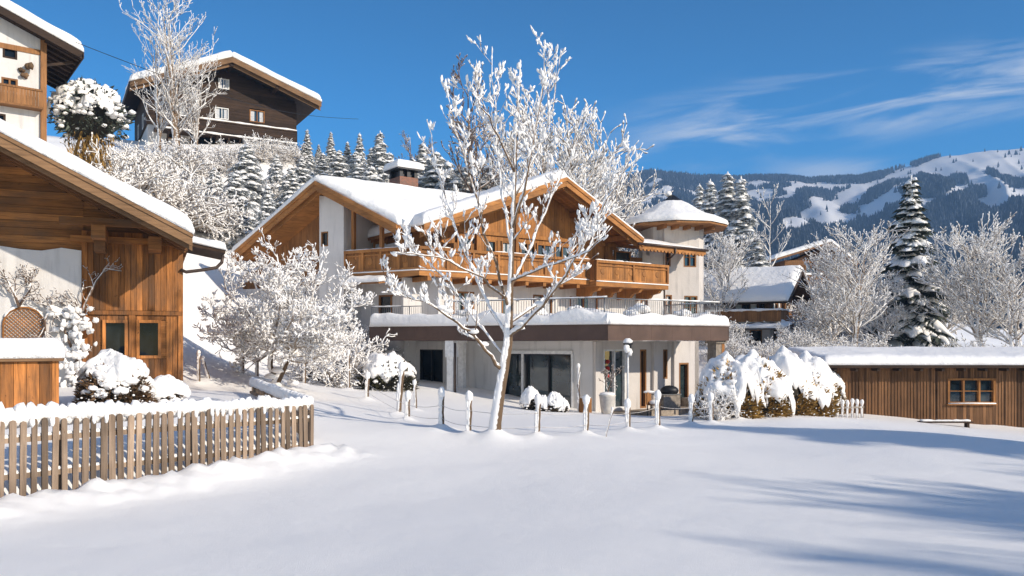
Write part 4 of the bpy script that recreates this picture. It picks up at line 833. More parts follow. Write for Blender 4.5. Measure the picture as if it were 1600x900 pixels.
    mb = MB(); mb.tube([B.pt(s0-.2, .6, zR0-.12), B.pt(s1+.1, .6, zR0-.14)], .075, 8); gp = B.a(1056, .6); g2 = B.a(1038, -.6)
    mb.tube([B.pt(gp, .6, zR0-.15), B.pt(gp, .55, zR0-.5), B.pt(gp-.3, .2, zR0-.95), B.pt(g2, -.55, zR0-1.5), B.pt(g2, -.6, zR0-2), B.pt(g2, -.6, zT)], .055, 8)
    mb.build('gutter', M['copper'], ev, True)
    # ---- chimney
    q = P(640, 297, 45.5); CH = Fr((q.x, q.y), 36); mb = MB(); z0 = q.z-1.5; z1 = EYE+(HY-277)*45.5/F; z2 = EYE+(HY-264)*45.5/F
    CH.box(mb, -.62, .55, -1.3, 0, z0, z1); ch = mb.build('chimney', M['brick'], t, fix=True)
    mb = MB()
    for a, b in ((-.52, -.1), (.42, -.1), (-.52, -1.15), (.42, -1.15), (-.05, -.1)): CH.box(mb, a-.1, a+.1, b-.1, b+.1, z1, z2-.08)
    CH.box(mb, -.45, .35, -1.1, -.2, z1, z2-.1); CH.box(mb, -.85, .78, -1.5, .2, z2-.08, z2); mb.build('chimney_hood', M['iron'], ch, fix=True)
    snow_slab('chimney_snow', [CH.pt(-.85, .2, z2), CH.pt(.78, .2, z2), CH.pt(.78, -1.5, z2), CH.pt(-.85, -1.5, z2)], .42, ch, .35, .06, .3)
    return B, A, GR, GL, TR, TL, zf1
B, A, GR, GL, TR, TL, ZTER = main_chalet()
# ------------------------------------------------------------------ long shed at right
def long_shed():
    t = thing('long_shed', (20, 37, -1), 'long low brown board shed with flat snowy roof at right', 'shed')
    q = P(1297, 600, 36); fr = Fr((q.x, q.y), 0); Lw = 12.5; zt = EYE-42*36/F
    w = (fr.a(1480), fr.a(1554), fr.z(5, 631), fr.z(5, 591))
    mb = MB(); fr.wall(mb, 0, Lw, -.3, -.02, -2.2, zt, [w]); fr.box(mb, 0, Lw, -4, -.31, -2.2, zt); mb.build('wall_core', M['dark'], t, fix=True)
    mb = MB(); fr.boards(mb, 0, Lw, -2.2, zt, -.015, .145, .03, [w], batten=True); mb.build('board_cladding', M['shed'], t, fix=True)
    o = window(fr, t, *w, .05, 'larch', 'glassb', .09, mull=2, bars=1, sill=True, dep=.14)
    a0 = fr.a(1276)+.1; c = [fr.pt(a0, .7, zt+.02), fr.pt(Lw+.4, .7, zt+.02), fr.pt(Lw+.4, -4.5, zt+.4), fr.pt(a0, -4.5, zt+.4)]
    mb = MB(); roof_slab(mb, c, .12); r = mb.build('roof', M['dark'], t, fix=True); snow_slab('snow_cover', [p+V(0, 0, .13) for p in c], .42, r, .4, .05, .08, 60, 20)
    mb = MB()
    for i in range(14): a = a0+.5+i*.95; fr.box(mb, a-.06, a+.06, .03, .62, zt-.12, zt+.01)
    mb.build('rafter', M['dark'], r, fix=True)
long_shed()
# ------------------------------------------------------------------ two chalets beyond
def rear_chalet():
    o = P(1203, 500, 60); GF = Fr((o.x, o.y), 56); LF = Fr((o.x, o.y), -34)          # lit gable to the right, shaded long side to the left
    t = thing('rear_chalet', (o.x, o.y+3, 2), 'dark small chalet with white shutters and snowy roof behind the snow hedges', 'house')
    w = 6.6; Ls = 9.0; ze = 5.75; zr = ze+2.0; zf = 3.95; zb = .8
    sh = lambda fr, px: fr.a(px)
    wl = [(LF.a(1121)-.02, LF.a(1129), zf+.35, zf+1.35), (LF.a(1160), LF.a(1172), zf+.35, zf+1.45), (LF.a(1186), LF.a(1195), zf+.05, zf+1.6)]
    wg = [(1.1, 2.0, zf+.45, zf+1.55), (3.0, 4.1, zf+.05, zf+1.75), (4.8, 5.7, zf+.45, zf+1.55)]
    mb = MB(); LF.wall(mb, -Ls, 0, -.25, 0, zf, ze+.3, wl); GF.wall(mb, .002, w, -.25, 0, zf, ze+.3, wg); mb.prism([GF.pt(0, 0, ze+.3), GF.pt(w, 0, ze+.3), GF.pt(w/2, 0, zr+.15)], GF.n*-.25); GF.box(mb, .26, w, -Ls, -.26, zf, ze+.3); mb.build('timber_wall', M['shed'], t, fix=True)
    for q in wl: window(LF, t, *q, -.02, 'darkv', 'glass', .06, mull=1)
    for q in wg: window(GF, t, *q, -.02, 'larchd', 'glass', .07, mull=1)
    for fr, a0, a1, z0, z1 in [(LF, q[0]-.5, q[0]-.06, q[2], q[3]) for q in wl[:2]]+[(LF, q[1]+.06, q[1]+.5, q[2], q[3]) for q in wl[:2]]+[(GF, q[0]-.42, q[0]-.05, q[2], q[3]) for q in (wg[0], wg[2])]+[(GF, q[1]+.05, q[1]+.42, q[2], q[3]) for q in (wg[0], wg[2])]:
        mb = MB(); fr.box(mb, a0, a1, .02, .07, z0, z1); mb.build('shutter', M['white'], t, fix=True)
    bl = [(-6.5, -5.7, zf-1.6, zf-.7), (-3.6, -2.8, zf-1.6, zf-.7), (-1.5, -.6, zf-2.2, zf-.5)]; bg_ = [(1.0, 2.0, zf-2.2, zf-.5), (3.6, 4.6, zf-1.7, zf-.6)]
    mb = MB(); LF.wall(mb, -Ls, 0, -.25, -.02, zb-1, zf, bl); GF.wall(mb, -.018, w, -.25, -.022, zb-1, zf, bg_); GF.box(mb, .3, w, -Ls, -.3, zb-1, zf); mb.build('base_wall', M['stucco2'], t, fix=True)
    for q in bl: window(LF, t, *q, -.04, 'larchd', 'glass', .07)
    for q in bg_: window(GF, t, *q, -.04, 'larchd', 'glass', .07)
    ov = 1.5; k = (zr-ze)/(w/2); el, er = -.9, w+.9; zl = ze-.9*k+.15; rz = zr+.2
    cl = [GF.pt(el, ov, zl), GF.pt(w/2, ov, rz), GF.pt(w/2, -Ls-1, rz), GF.pt(el, -Ls-1, zl)]; cr = [GF.pt(w/2, ov, rz), GF.pt(er, ov, zl), GF.pt(er, -Ls-1, zl), GF.pt(w/2, -Ls-1, rz)]
    mb = MB(); roof_slab(mb, cl, .14); roof_slab(mb, cr, .14); r = mb.build('roof', M['dark'], t, fix=True)
    for c in (cl, cr): snow_slab('snow_cover', [p+V(0, 0, .16) for p in c], .5, r, .5, .06, .12)
    mb = MB()
    for a0, z0 in ((el, zl), (er, zl)): mb.prism([GF.pt(a0, ov+(a0 > 0)*.004, z0+.14), GF.pt(a0, ov+(a0 > 0)*.004, z0-.2), GF.pt(w/2, ov+(a0 > 0)*.004, rz-.2), GF.pt(w/2, ov+(a0 > 0)*.004, rz+.14)], GF.n*.06)
    mb.build('verge_board', M['dark'], r, fix=True)
    for a in (.2, w/2, w-.2): mb = MB(); zz = rz-abs(a-w/2)*k-.06; GF.box(mb, a-.1, a+.1, 0, ov-.1, zz-.22, zz); mb.build('purlin', M['dark'], t, fix=True)
    # balcony round the corner, with snow along the rail
    mb = MB(); GF.box(mb, -1.15, w, .01, 1.15, zf-.14, zf); LF.box(mb, -4.6, -.0, .01, 1.15, zf-.141, zf-.001); bal = mb.build('balcony', M['darkv'], t, fix=True)
    mb = MB(); GF.boards(mb, -1.15, w, zf+.08, zf+.85, 1.06, .16, .03); GF.box(mb, -1.15, w, 1.03, 1.16, zf+.85, zf+.92); LF.boards(mb, -4.6, 1.1, zf+.08, zf+.85, 1.06, .16, .03); LF.box(mb, -4.6, 1.0, 1.03, 1.16, zf+.852, zf+.918); mb.build('railing', M['larchd'], bal, fix=True)
    mb = MB()
    for fr, a0, a1 in ((GF, -1.1, w), (LF, -4.6, 1.1)):
        n = 24; mb.tube([fr.pt(a0+(a1-a0)*i/n, 1.1, zf+.96) for i in range(n+1)], [.085*random.uniform(.6, 1.5) for _ in range(n+1)], 8)
        for i in range(12): mb.ell(fr.pt(random.uniform(a0, a1), .8, zf+.1), .35, .25, .14, 8, 6, nz=.5)
    mb.build('rail_snow', M['clump'], bal, True)
    c = [LF.pt(-4.8, 2.2, zf-.5), LF.pt(1.6, 2.2, zf-.5), LF.pt(1.6, .0, zf-.2), LF.pt(-4.8, .0, zf-.2)]; mb = MB(); roof_slab(mb, c, .07); p = mb.build('porch_roof', M['dark'], t, fix=True); snow_slab('porch_snow', [q+V(0, 0, .08) for q in c], .26, p, .25, .04, .4)
    for a in (-4.4, -1.5, 1.3): mb = MB(); LF.box(mb, a-.08, a+.08, 1.85, 2.0, zb-1, zf-.5); mb.build('porch_post', M['larchd'], t, fix=True)
rear_chalet()
def far_chalet():
    d = 92; q = P(1226, 440, d); fr = Fr((q.x, q.y), 0); t = thing('far_chalet', (q.x+3, d+4, 6), 'farthest brown chalet showing its snowy roof behind frosted trees', 'house')
    ze = EYE+(HY-408)*d/F; R1 = fr.a(1318); ap = fr.a(1291); zA = EYE+(HY-383)*d/F
    w = (fr.a(1258), fr.a(1276), ze-2.2, ze-.4); mb = MB(); fr.logs(mb, 0, R1, 3.5, ze+.1, .0, .3, .05, [w]); fr.box(mb, 0, R1, -8, -.2, 3.5, ze+.1); mb.prism([fr.pt(1, -.1, ze+.1), fr.pt(R1, -.1, ze+.1), fr.pt(ap, -.1, zA-.2)], V(0, 6, 0)); mb.build('wall', M['shed'], t, fix=True)
    window(fr, t, *w, .04, 'larchd', 'glassb', .1, mull=1)
    c = [fr.pt(fr.a(1204), 1.4, ze-.1), fr.pt(ap, 1.4, zA), fr.pt(ap, -9, zA), fr.pt(fr.a(1204), -9, ze-.1)]; c2 = [fr.pt(ap, 1.4, zA), fr.pt(R1+1, 1.4, ze-.6), fr.pt(R1+1, -9, ze-.6), fr.pt(ap, -9, zA)]
    mb = MB(); roof_slab(mb, c, .2); roof_slab(mb, c2, .2); r = mb.build('roof', M['shed'], t, fix=True)
    for k in (c, c2): snow_slab('snow_cover', [p+V(0, 0, .22) for p in k], .5, r, .5, .1, .1)
    mb = MB(); z = ze-2.6; fr.box(mb, 1.5, R1, .06, 1.3, z-.15, z); fr.boards(mb, 1.5, R1, z+.05, z+.95, 1.2, .2, .03); b = mb.build('balcony', M['shed'], t, fix=True)
    mb = MB(); mb.tube([fr.pt(1.5+(R1-1.5)*i/12, 1.25, z+1.02) for i in range(13)], .14, 6, lump=.2); mb.build('rail_snow', M['clump'], b, True)
far_chalet()
# ------------------------------------------------------------------ fences and stakes
def picket_fence():
    t = thing('picket_fence', (FA.x, FA.y, g(FA.x, FA.y)), 'weathered grey picket fence topped with lumpy snow beside the road at left', 'fence', 'picket fences round the farmhouse garden')
    L = (FB-FA).length; n = int(L/.152); zt0, zt1 = None, None
    def ztop(al):                                    # picket tips
        return EYE-(HY*0)+np.interp(al, [0, L*.15, L*.62, L], [-1.08, -1.15, -1.24, -1.335])
    fr = Fr((FA.x, FA.y), math.degrees(math.atan2(fd.y, fd.x)))
    for i in range(n+1):
        al = L*i/n+random.uniform(-.012, .012); mb = MB(); w = random.uniform(.040, .056); z1 = ztop(al)+random.uniform(-.025, .025); z0 = g(FA.x+fd.x*al, FA.y+fd.y*al)-.22; ln = random.uniform(-.028, .028); th = .024
        pr = [(-w, z0), (w, z0), (w+ln, z1-.05), (w*.72+ln, z1-.014), (ln, z1), (-w*.72+ln, z1-.014), (-w+ln, z1-.05)]
        mb.prism([fr.pt(al+a, th/2+.03, z) for a, z in pr], fr.n*-th); mb.build('picket', M['grey'], t, fix=True)
    for dz in (-.30, -.84):
        mb = MB(); k = 6
        for i in range(k): a0, a1 = L*i/k, L*(i+1)/k; mb.beam(fr.pt(a0, -.018, ztop(a0)+dz), fr.pt(a1, -.018, ztop(a1)+dz), .05, .075)
        rl = mb.build('rail', M['grey'], t, fix=True)
        mb = MB(); k = 60; mb.tube([fr.pt(L*i/k, -.03, ztop(L*i/k)+dz+.05+.015*random.random()) for i in range(k+1)], [.035*random.uniform(.6, 1.4) for _ in range(k+1)], 6); mb.build('rail_snow', M['clump'], rl, True)
    for al in (.9, 2.9, 5.2, L-.05):
        mb = MB(); z = ztop(al); fr.box(mb, al-.055, al+.055, -.16, -.048, z-1.5, z-.12); mb.build('post', M['grey'], t, fix=True)
    mb = MB(); k = n*3
    for i in range(n+1):                             # one cushion of snow per picket, run together, sagging behind
        al = L*i/n; f = 1-.25*al/L; h = .16*f
        mb.ell(fr.pt(al, -.06, ztop(al)+.075*f+random.uniform(-.015, .02)), .1, .10+.03*random.random(), h*random.uniform(.8, 1.25), 9, 7, nz=.4)
        mb.ell(fr.pt(al, -.13, ztop(al)+.02), .12, .16, .17*f, 8, 6, nz=.25)
        if random.random() < .35: mb.ell(fr.pt(al+random.uniform(-.05, .05), .04, ztop(al)-.04), .04, .04, .09, 7, 5, nz=.3)
    mb.build('snow_cap', M['snow'], t, True)
    # return stretch at the far corner of the garden
    t2 = thing('picket_fence', (FC.x, FC.y, g(FC.x, FC.y)), 'short far stretch of picket fence under snow below the frosted apple tree', 'fence', 'picket fences round the farmhouse garden')
    e = (FC-FB).normalized(); L2 = (FC-FB).length; fr2 = Fr((FB.x, FB.y), math.degrees(math.atan2(e.y, e.x))); n2 = int(L2/.16)
    zz = lambda al: EYE+np.interp(al, [0, 1, L2*.5, L2], [-1.335, -1.33, -1.3, -1.22])
    cap = MB()
    for i in range(1, n2+1):
        al = L2*i/n2; mb = MB(); z1 = zz(al); fr2.box(mb, al-.045, al+.045, -.012, .012, z1-.85, z1); mb.build('picket', M['grey'], t2, fix=True); cap.ell(fr2.pt(al, 0, z1+.05), .1, .11, .14, 8, 6, nz=.25)
    cap.build('snow_cap', M['snow'], t2, True)
    mb = MB(); mb.beam(fr2.pt(0.05, -.05, zz(0)-.25), fr2.pt(L2, -.05, zz(L2)-.25), .05, .07); mb.build('rail', M['grey'], t2, fix=True)
picket_fence()
def snow_post(parent, nm, p, h, r, lean=0, ref=None):
    mb = MB(); top = p+V(lean, 0, h); k = 7
    mb.tube([p+(top-p)*(i/(k-1))-V(0, 0, .25 if i == 0 else 0)+V(random.uniform(-.008, .008), 0, 0) for i in range(k)], [r*random.uniform(.85, 1.1) for _ in range(k)], 7)
    o = mb.build(nm, M['bark'] if parent else M['bark'], parent, True, origin=None if parent else p)
    mb = MB(); mb.ell(top+V(-.01, 0, r*1.1), r*1.5, r*1.5, r*2.3, 9, 7, nz=.2)
    for i in range(7): q = p+(top-p)*random.uniform(.15, .95); mb.ell(q+V(-r*.85, -r*.3, 0), r*.55, r*.6, r*random.uniform(.9, 2.2), 7, 5, nz=.4)
    mb.build('snow_cap', M['clump'], o, True); return o
def wire_fence():
    t = thing('wire_fence', tuple(WP[3]), 'sagging wire fence on snow-capped wooden posts around the chalet garden', 'fence')
    tops = []
    for p, (px, y0, y1) in zip(WP, WIRE):
        h = (y1-y0)*p.y/F; snow_post(t, 'post', p, h, .062 if p.y < 22 else .07, random.uniform(-.02, .02)); tops.append((p, h))
    for f in (.35, .72):
        mb = MB()
        for (p, h), (q, k) in zip(tops[:-1], tops[1:]):
            a = p+V(0, -.06, h*f); b = q+V(0, -.06, k*f); mb.tube([a.lerp(b, i/6)-V(0, 0, .05*math.sin(math.pi*i/6)) for i in range(7)], .006, 5)
        mb.build('wire', M['vine'], t, True)
wire_fence()
for (px, y0, y1, r, ln, lab), p in zip(STAKE, SP):
    o = snow_post(None, 'stake', p, (y1-y0)*p.y/F, r, ln*4); tag(o, lab, 'stake', 'lone stakes in the snow')
# ------------------------------------------------------------------ trees and shrubs
def rdir(sp): return Vector((random.gauss(0, 1), random.gauss(0, 1), random.gauss(0, 1)))*sp
def branch(mb, p, d, L, r0, r1, n=5, wob=.12, up=.05, sides=5, lump=.12, mi=0):
    pts = [p.copy()]; d = d.normalized()
    for i in range(n):
        d = (d+rdir(wob)+V(0, 0, up)).normalized(); pts.append(pts[-1]+d*(L/n))
    mb.tube(pts, [r0+(r1-r0)*i/n for i in range(n+1)], sides, mi, None, lump); return pts
def at(pts, f):
    x = f*(len(pts)-1); i = min(int(x), len(pts)-2); return pts[i].lerp(pts[i+1], x-i), (pts[i+1]-pts[i]).normalized()
def grow(mb, tips, p, d, L, r, lvl, cfg):
    pts = branch(mb, p, d, L, r, max(r*.45, cfg['rmin']), 5 if lvl < cfg['lv'] else 3, cfg['wob'], cfg['up'], 6 if lvl < 2 else cfg.get('sides', 4), cfg.get('lump', .15))
    if lvl >= cfg['lv']: tips.append((pts[-1], (pts[-1]-pts[-2]).normalized())); return
    n = cfg['n'][lvl]
    for i in range(n):
        f = random.uniform(cfg.get('f0', .25), 1) if i else 1.0
        q, t = at(pts, f); ax = rdir(1); ax = (ax-t*ax.dot(t)).normalized()
        nd = (t*cfg['tan']+ax*cfg['sp']+V(0, 0, cfg['lift'])).normalized()
        grow(mb, tips, q, nd, L*cfg['sh'][lvl]*random.uniform(.65, 1.15)*(1.1-.35*f), max(cfg['rmin'], r*(1-.5*f)*.55), lvl+1, cfg)
# the big young tree in the middle
def hero_tree():
    t = thing('young_tree', tuple(TREE0), 'tall slender bare tree coated with snow in the middle of the snowfield', 'tree'); d0 = TREE0.y
    J = lambda px, py, dd=0: P(px, py, d0+dd)
    trunk = [J(771, 698), J(774, 660), J(781, 612), (J(788, 575)), J(794, 535), J(796, 490), J(798, 430), J(801, 360), J(804, 290), J(806, 220), J(810, 160), J(813, 98)]
    tr_ = [.18, .14, .125, .115, .105, .085, .066, .053, .042, .034, .026, .013]
    mb = MB(); mb.tube(trunk, tr_, 14, lump=.03); mb.build('trunk', M['bark'], t, True)
    limbs = [([(785, 578, 0), (760, 545, -.3), (735, 518, -.6), (700, 492, -.9), (660, 472, -1.1), (625, 458, -1.2), (602, 456, -1.3)], .06),
             ([(794, 528, 0), (768, 485, .3), (748, 435, .6), (725, 385, .8), (700, 318, 1.0), (682, 255, 1.1), (668, 190, 1.2)], .055),
             ([(796, 490, 0), (775, 415, -.4), (750, 335, -.8), (730, 260, -1), (712, 200, -1.1), (700, 150, -1.2)], .045),
             ([(795, 528, 0), (825, 502, -.4), (860, 465, -.9), (892, 410, -1.3), (925, 350, -1.6), (960, 290, -1.8), (990, 238, -1.9)], .06),
             ([(797, 450, 0), (830, 385, .5), (862, 310, .9), (892, 245, 1.2), (918, 178, 1.3)], .045),
             ([(800, 390, 0), (784, 300, .5), (774, 200, .8), (769, 80, .9)], .035),
             ([(801, 360, 0), (826, 270, -.6), (842, 175, -.9), (851, 68, -1)], .038),
             ([(803, 310, 0), (840, 240, .3), (866, 165, .5), (870, 90, .5)], .03),
             ([(795, 505, 0), (845, 470, .6), (895, 432, 1.1), (930, 370, 1.4), (950, 290, 1.5), (962, 226, 1.5)], .045),
             ([(795, 470, 0), (755, 435, -1.0), (700, 408, -1.7), (655, 398, -2.0), (618, 396, -2.2)], .035),
             ([(797, 440, 0), (850, 418, -1.2), (905, 398, -1.9), (945, 372, -2.2)], .035),
             ([(804, 270, 0), (780, 215, -.5), (752, 165, -.8), (735, 130, -.9)], .025),
             ([(790, 560, 0), (742, 500, .9), (700, 440, 1.6), (650, 395, 2.0), (632, 372, 2.1)], .035)]
    br = MB(); sn = MB(); tips = []
    def snowline(pts, r, cover=.75):
        for a, b in zip(pts[:-1], pts[1:]):
            dd = (b-a); L = dd.length; dd = dd/L if L else V(0, 0, 1); hz = math.sqrt(max(0, 1-dd.z**2))
            k = max(1, int(L/.13))
            for i in range(k):
                if random.random() > cover*(.35+.65*hz): continue
                q = a.lerp(b, (i+random.random())/k); w = r*.9+.004+.020*random.random()**2
                ax = dd.to_track_quat('X', 'Z').to_matrix(); lf = V(-.25, -.1, .55+.4*hz).normalized()*(r*.75+w*.35)
                sn.ell(q+lf, random.uniform(.05, .14), w*.8, w*.9, 7, 5, nz=.35, ax=ax)
    def side(pts, r, lo, hi, n, L0, lvl):
        for i in range(n):
            f = lo+(hi-lo)*(i+random.random()*.8)/n; q, tg = at(pts, f); ax = rdir(1); ax.z *= .4; ax = (ax-tg*ax.dot(tg)).normalized()
            d = (tg*.55+ax*.75+V(0, 0, .55)).normalized(); L = L0*random.uniform(.5, 1.2)*(1.1-.5*f)
            rr = max(.0065, r*(1-.7*f)*.36); pp = branch(br, q, d, L, rr, .0055, 5, .13, .09, 5, .15); snowline(pp, rr*.8, .36)
            if random.random() < (.6 if lvl else .25): tips.append((pp[-1], (pp[-1]-pp[-2]).normalized()))
            if lvl > 0: side(pp, rr, .25, .97, random.randint(2, 4), L*.5, lvl-1)
    for lp, r in limbs:
        raw = [J(*q) for q in lp]; pts = []
        for a, b in zip(raw[:-1], raw[1:]):
            for i in range(3): pts.append(a.lerp(b, i/3)+(rdir(.022) if i or a is not raw[0] else V(0, 0, 0)))
        pts.append(raw[-1]); k = len(pts)
        br.tube(pts, [r*.62*(1-i/(k-1))**.8+.009 for i in range(k)], 7, lump=.12); 
        for i in range(0, k-1, 3): snowline(pts[i:i+4], r*.6*(1-i/(k-1))**.8+.004, .7)
        tips.append((pts[-1], (pts[-1]-pts[-2]).normalized())); side(pts, r, .22, .98, 12, .95, 2)
    side(trunk[5:], .08, .25, .95, 12, 1.0, 2); tips.append((trunk[-1], V(0, 0, 1)))
    snowline(trunk[6:], .05, .9)
    for q, d in tips: sn.ell(q+d*.02, random.uniform(.014, .036), random.uniform(.014, .036), random.uniform(.04, .11)*random.uniform(.5, 1), 7, 6, nz=.5, ax=(d+V(0, 0, .4)).to_track_quat('Z', 'Y').to_matrix())
    for i in range(30):                                       # snow plastered on the windward side of the trunk
        f = random.random()**1.2*.5; q, tg = at(trunk, f); sn.ell(q+V(-.09*(1-f*.8), -.05, 0), .05, .05, random.uniform(.08, .2), 8, 6, nz=.4)
    for q in ((755, 541, -.35), (700, 489, -.9), (740, 521, -.6), (815, 508, -.3), (845, 478, -.7), (812, 515, -.2), (690, 484, -.95), (660, 470, -1.1)):
        sn.ell(J(*q)+V(0, 0, .05), .13, .08, .06, 9, 6, nz=.4)
    br.build('crown', M['twig'], t, True); sn.build('branch_snow', M['clump'], t, True)
hero_tree()
def apple_tree():
    t = thing('apple_tree', tuple(TREE2), 'round-crowned tree thick with hoar frost between the farmhouse and the chalet', 'tree'); d0 = TREE2.y
    J = lambda px, py, dd=0: P(px, py, d0+dd)
    mb = MB(); tk = [J(424, 612), J(430, 600), J(440, 580), J(450, 558), J(446, 540)]; mb.tube(tk, [.22, .17, .14, .12, .1], 12, lump=.06); mb.tube([J(432, 596), J(422, 572), J(424, 545)], [.12, .1, .08], 9, lump=.06); mb.build('trunk', M['bark'], t, True)
    br = MB(); tips = []; ctr = J(443, 478); 
    cfg = dict(lv=3, n=[7, 6, 5], wob=.16, up=.03, sp=.85, tan=.75, lift=.12, sh=[.62, .58, .55], rmin=.0115, lump=.3)
    ends = [(350, 520, -1), (320, 470, 1), (345, 420, -.5), (385, 378, .8), (430, 362, -.8), (470, 352, .6), (510, 372, -1), (545, 410, .8), (570, 460, -.6), (575, 510, .6), (520, 545, -1.5), (365, 545, 1.8), (440, 420, -2.4), (500, 450, 2.4), (390, 470, -2.6), (480, 500, -2.6), (410, 400, 2.2), (540, 500, -2.2), (330, 500, 0), (460, 460, -2.9)]
    for ex, ey, dd in ends:
        ex = 446+(ex-446)*.92; ey = 500+(ey-500)*.80+12
        st = random.choice([tk[3], tk[4], J(424, 548)]); e = J(ex, ey, dd); v = e-st
        pts = [st+v*(i/6)+rdir(.07)*(i > 0)+V(0, 0, -.25*math.sin(math.pi*i/6)) for i in range(7)]; br.tube(pts, [.075*(1-i/7)+.014 for i in range(7)], 6, lump=.15); tips.append((pts[-1], v.normalized()))
        for j in range(12):
            f = random.uniform(.25, 1); q, tg = at(pts, f); ax = rdir(1); ax = (ax-tg*ax.dot(tg)).normalized(); grow(br, tips, q, (tg*.6+ax*.8+V(0, 0, .25)).normalized(), 1.0*random.uniform(.6, 1.1)*(1.2-.4*f), .022, 1, cfg)
    sn = MB()
    for q, d in tips:
        if random.random() < .6: sn.ell(q, .024, .024, random.uniform(.04, .1), 6, 4, nz=.3, ax=(d+V(0, 0, .4)).to_track_quat('Z', 'Y').to_matrix())
    n = len(br.v)
    for i in range(900): q = Vector(br.v[random.randrange(n)]); sn.ell(q+V(0, 0, .03), random.uniform(.04, .11), random.uniform(.03, .07), .04, 6, 4, nz=.4)
    for q in ((415, 545), (405, 530), (440, 565), (460, 600), (420, 515), (390, 505), (370, 520), (435, 580), (425, 590)): sn.ell(J(*q)+V(0, -.12, .05), .22, .14, .11, 9, 6, nz=.5)
    br.build('crown', M['frost'], t, True); sn.build('branch_snow', M['clump'], t, True)
apple_tree()
# prototypes, built at the origin and then placed
def frost_tree(name, H, Rr, stems, seed, rm=.02, mat='frost', dens=1.0, lv=3):
    random.seed(seed); t = thing(name, (0, 0, 0), None, 'tree'); tk = MB(); br = MB(); tips = []
    cfg = dict(lv=lv, n=[int(8*dens), int(6*dens), 4], wob=.12, up=.06, sp=.62, tan=.8, lift=.22, sh=[.5, .5, .5], rmin=rm, lump=.2)
    for s_ in range(stems):
        b = V(random.uniform(-.25, .25), random.uniform(-.2, .2), 0)*(stems > 1); top = V(random.uniform(-.35, .35)*Rr*(stems > 1), random.uniform(-.35, .35)*Rr*(stems > 1), H*random.uniform(.85, 1))
        pts = [b.lerp(top, i/9)+rdir(.035*H/8)*(i > 0) for i in range(10)]; pts[0].z = -.3; r0 = H*.013
        tk.tube(pts, [r0*(1-i/9)+rm for i in range(10)], 8, lump=.08)
        for j in range(int(15*dens)):
            f = random.uniform(.18, .97); q, tg = at(pts, f); th = random.random()*6.283; L = Rr*math.sqrt(max(.05, 1-((f-.45)/.62)**2))*random.uniform(.7, 1.1)
            grow(br, tips, q, V(math.cos(th)*.9, math.sin(th)*.9, .75), L, r0*.45*(1.1-f)+rm, 1, cfg)
    for q, d in tips[::2]: br.ell(q, rm*1.8, rm*1.8, rm*4, 5, 4, ax=(d+V(0, 0, .3)).to_track_quat('Z', 'Y').to_matrix())
    tk.build('trunk', M['twig'] if mat != 'frostb' else M['frostb'], t, True); br.build('crown', M[mat], t, True); return t
def conifer(name, H, Rb, seed, snowy=1.0, gap=.0, nm='needle'):
    random.seed(seed); t = thing(name, (0, 0, 0), None, 'tree'); mb = MB(); mb.tube([V(0, 0, -.3), V(0, 0, H*.5), V(0, 0, H*.97)], [H*.02, H*.012, .02], 8); mb.build('trunk', M['bark'], t, True)
    ne = MB(); sn = MB(); z = H*.05; k = 0
    def tongue(a, d, L, w, drop):
        side = d.cross(V(0, 0, 1)).normalized(); n = 5; vs = []; fs = []; prof = (.35, .8, 1.0, .85, .45, .12)
        for i in range(n+1):
            f = i/n; c = a+d*(L*f)+V(0, 0, -drop*f*f+.0); ww = w*prof[i]*random.uniform(.8, 1.2); hh = ww*.62*random.uniform(.8, 1.3)
            vs += [c-side*ww+V(0, 0, -.25*hh), c-side*ww*.6+V(0, 0, hh*.7), c+V(0, 0, hh), c+side*ww*.6+V(0, 0, hh*.7), c+side*ww+V(0, 0, -.25*hh), c+V(0, 0, -.15*hh)]
        for i in range(n):
            for j in range(6): j2 = (j+1) % 6; fs.append((i*6+j, i*6+j2, (i+1)*6+j2, (i+1)*6+j))
        fs.append((5, 4, 3, 2, 1, 0)); fs.append(tuple(n*6+i for i in range(6))); sn.add(vs, fs)
    def sprays(a, d, L, w, drop):
        side = d.cross(V(0, 0, 1)).normalized(); n = 9
        for i in range(n):
            f = (i+.5)/n; c = a+d*(L*f)+V(0, 0, -drop*f*f-.03)
            for s_ in (-1, 1):
                e = c+side*(s_*w*random.uniform(.7, 1.7))+d*(w*random.uniform(.2, 1.0))+V(0, 0, -w*random.uniform(.25, 1.1)); q = (d*w*.38)
                ne.add([c-q, c+q, e+q*.25, e-q*.25], [(0, 1, 2, 3)], 0, random.random())
    while z < H*.97:
        f = z/H; R = Rb*(1-f)**.82+.10; n = max(4, int(6+3*(1-f))); a0 = random.random()*6.28
        for i in range(n):
            if random.random() < gap: continue
            th = a0+6.283*i/n+random.uniform(-.25, .25); L = R*random.uniform(.5, 1.22); inc = .12-.5*(1-f)+random.uniform(-.16, .14)
            d = V(math.cos(th), math.sin(th), inc).normalized(); drop = L*.22*(1-f)+.02; a = V(0, 0, z+random.uniform(-.34, .34)); st = a+d*(L*.18)
            w = .16+.145*L; sprays(a+d*L*.1, d, L*.92, w*.95, drop)
            if random.random() < .94*snowy: tongue(st, d, L*.82, w*snowy, drop)
            if L > .6:
                for s_ in (-1, 1):
                    q, = (a+d*(L*.45)+V(0, 0, -drop*.2),); dd = (d+d.cross(V(0, 0, 1)).normalized()*s_*.75).normalized(); LL = L*.5*random.uniform(.7, 1.1)
                    sprays(q, dd, LL, w*.75, drop*.5)
                    if random.random() < .85*snowy: tongue(q, dd, LL, w*.8, drop*.5)
        z += H*.0235*(1.25-.45*f); k += 1
    sn.ell(V(0, 0, H), .05, .05, .22, 6, 5)
    ne.build('crown', M[nm], t); sn.build('branch_snow', M['clump'], t, True); return t
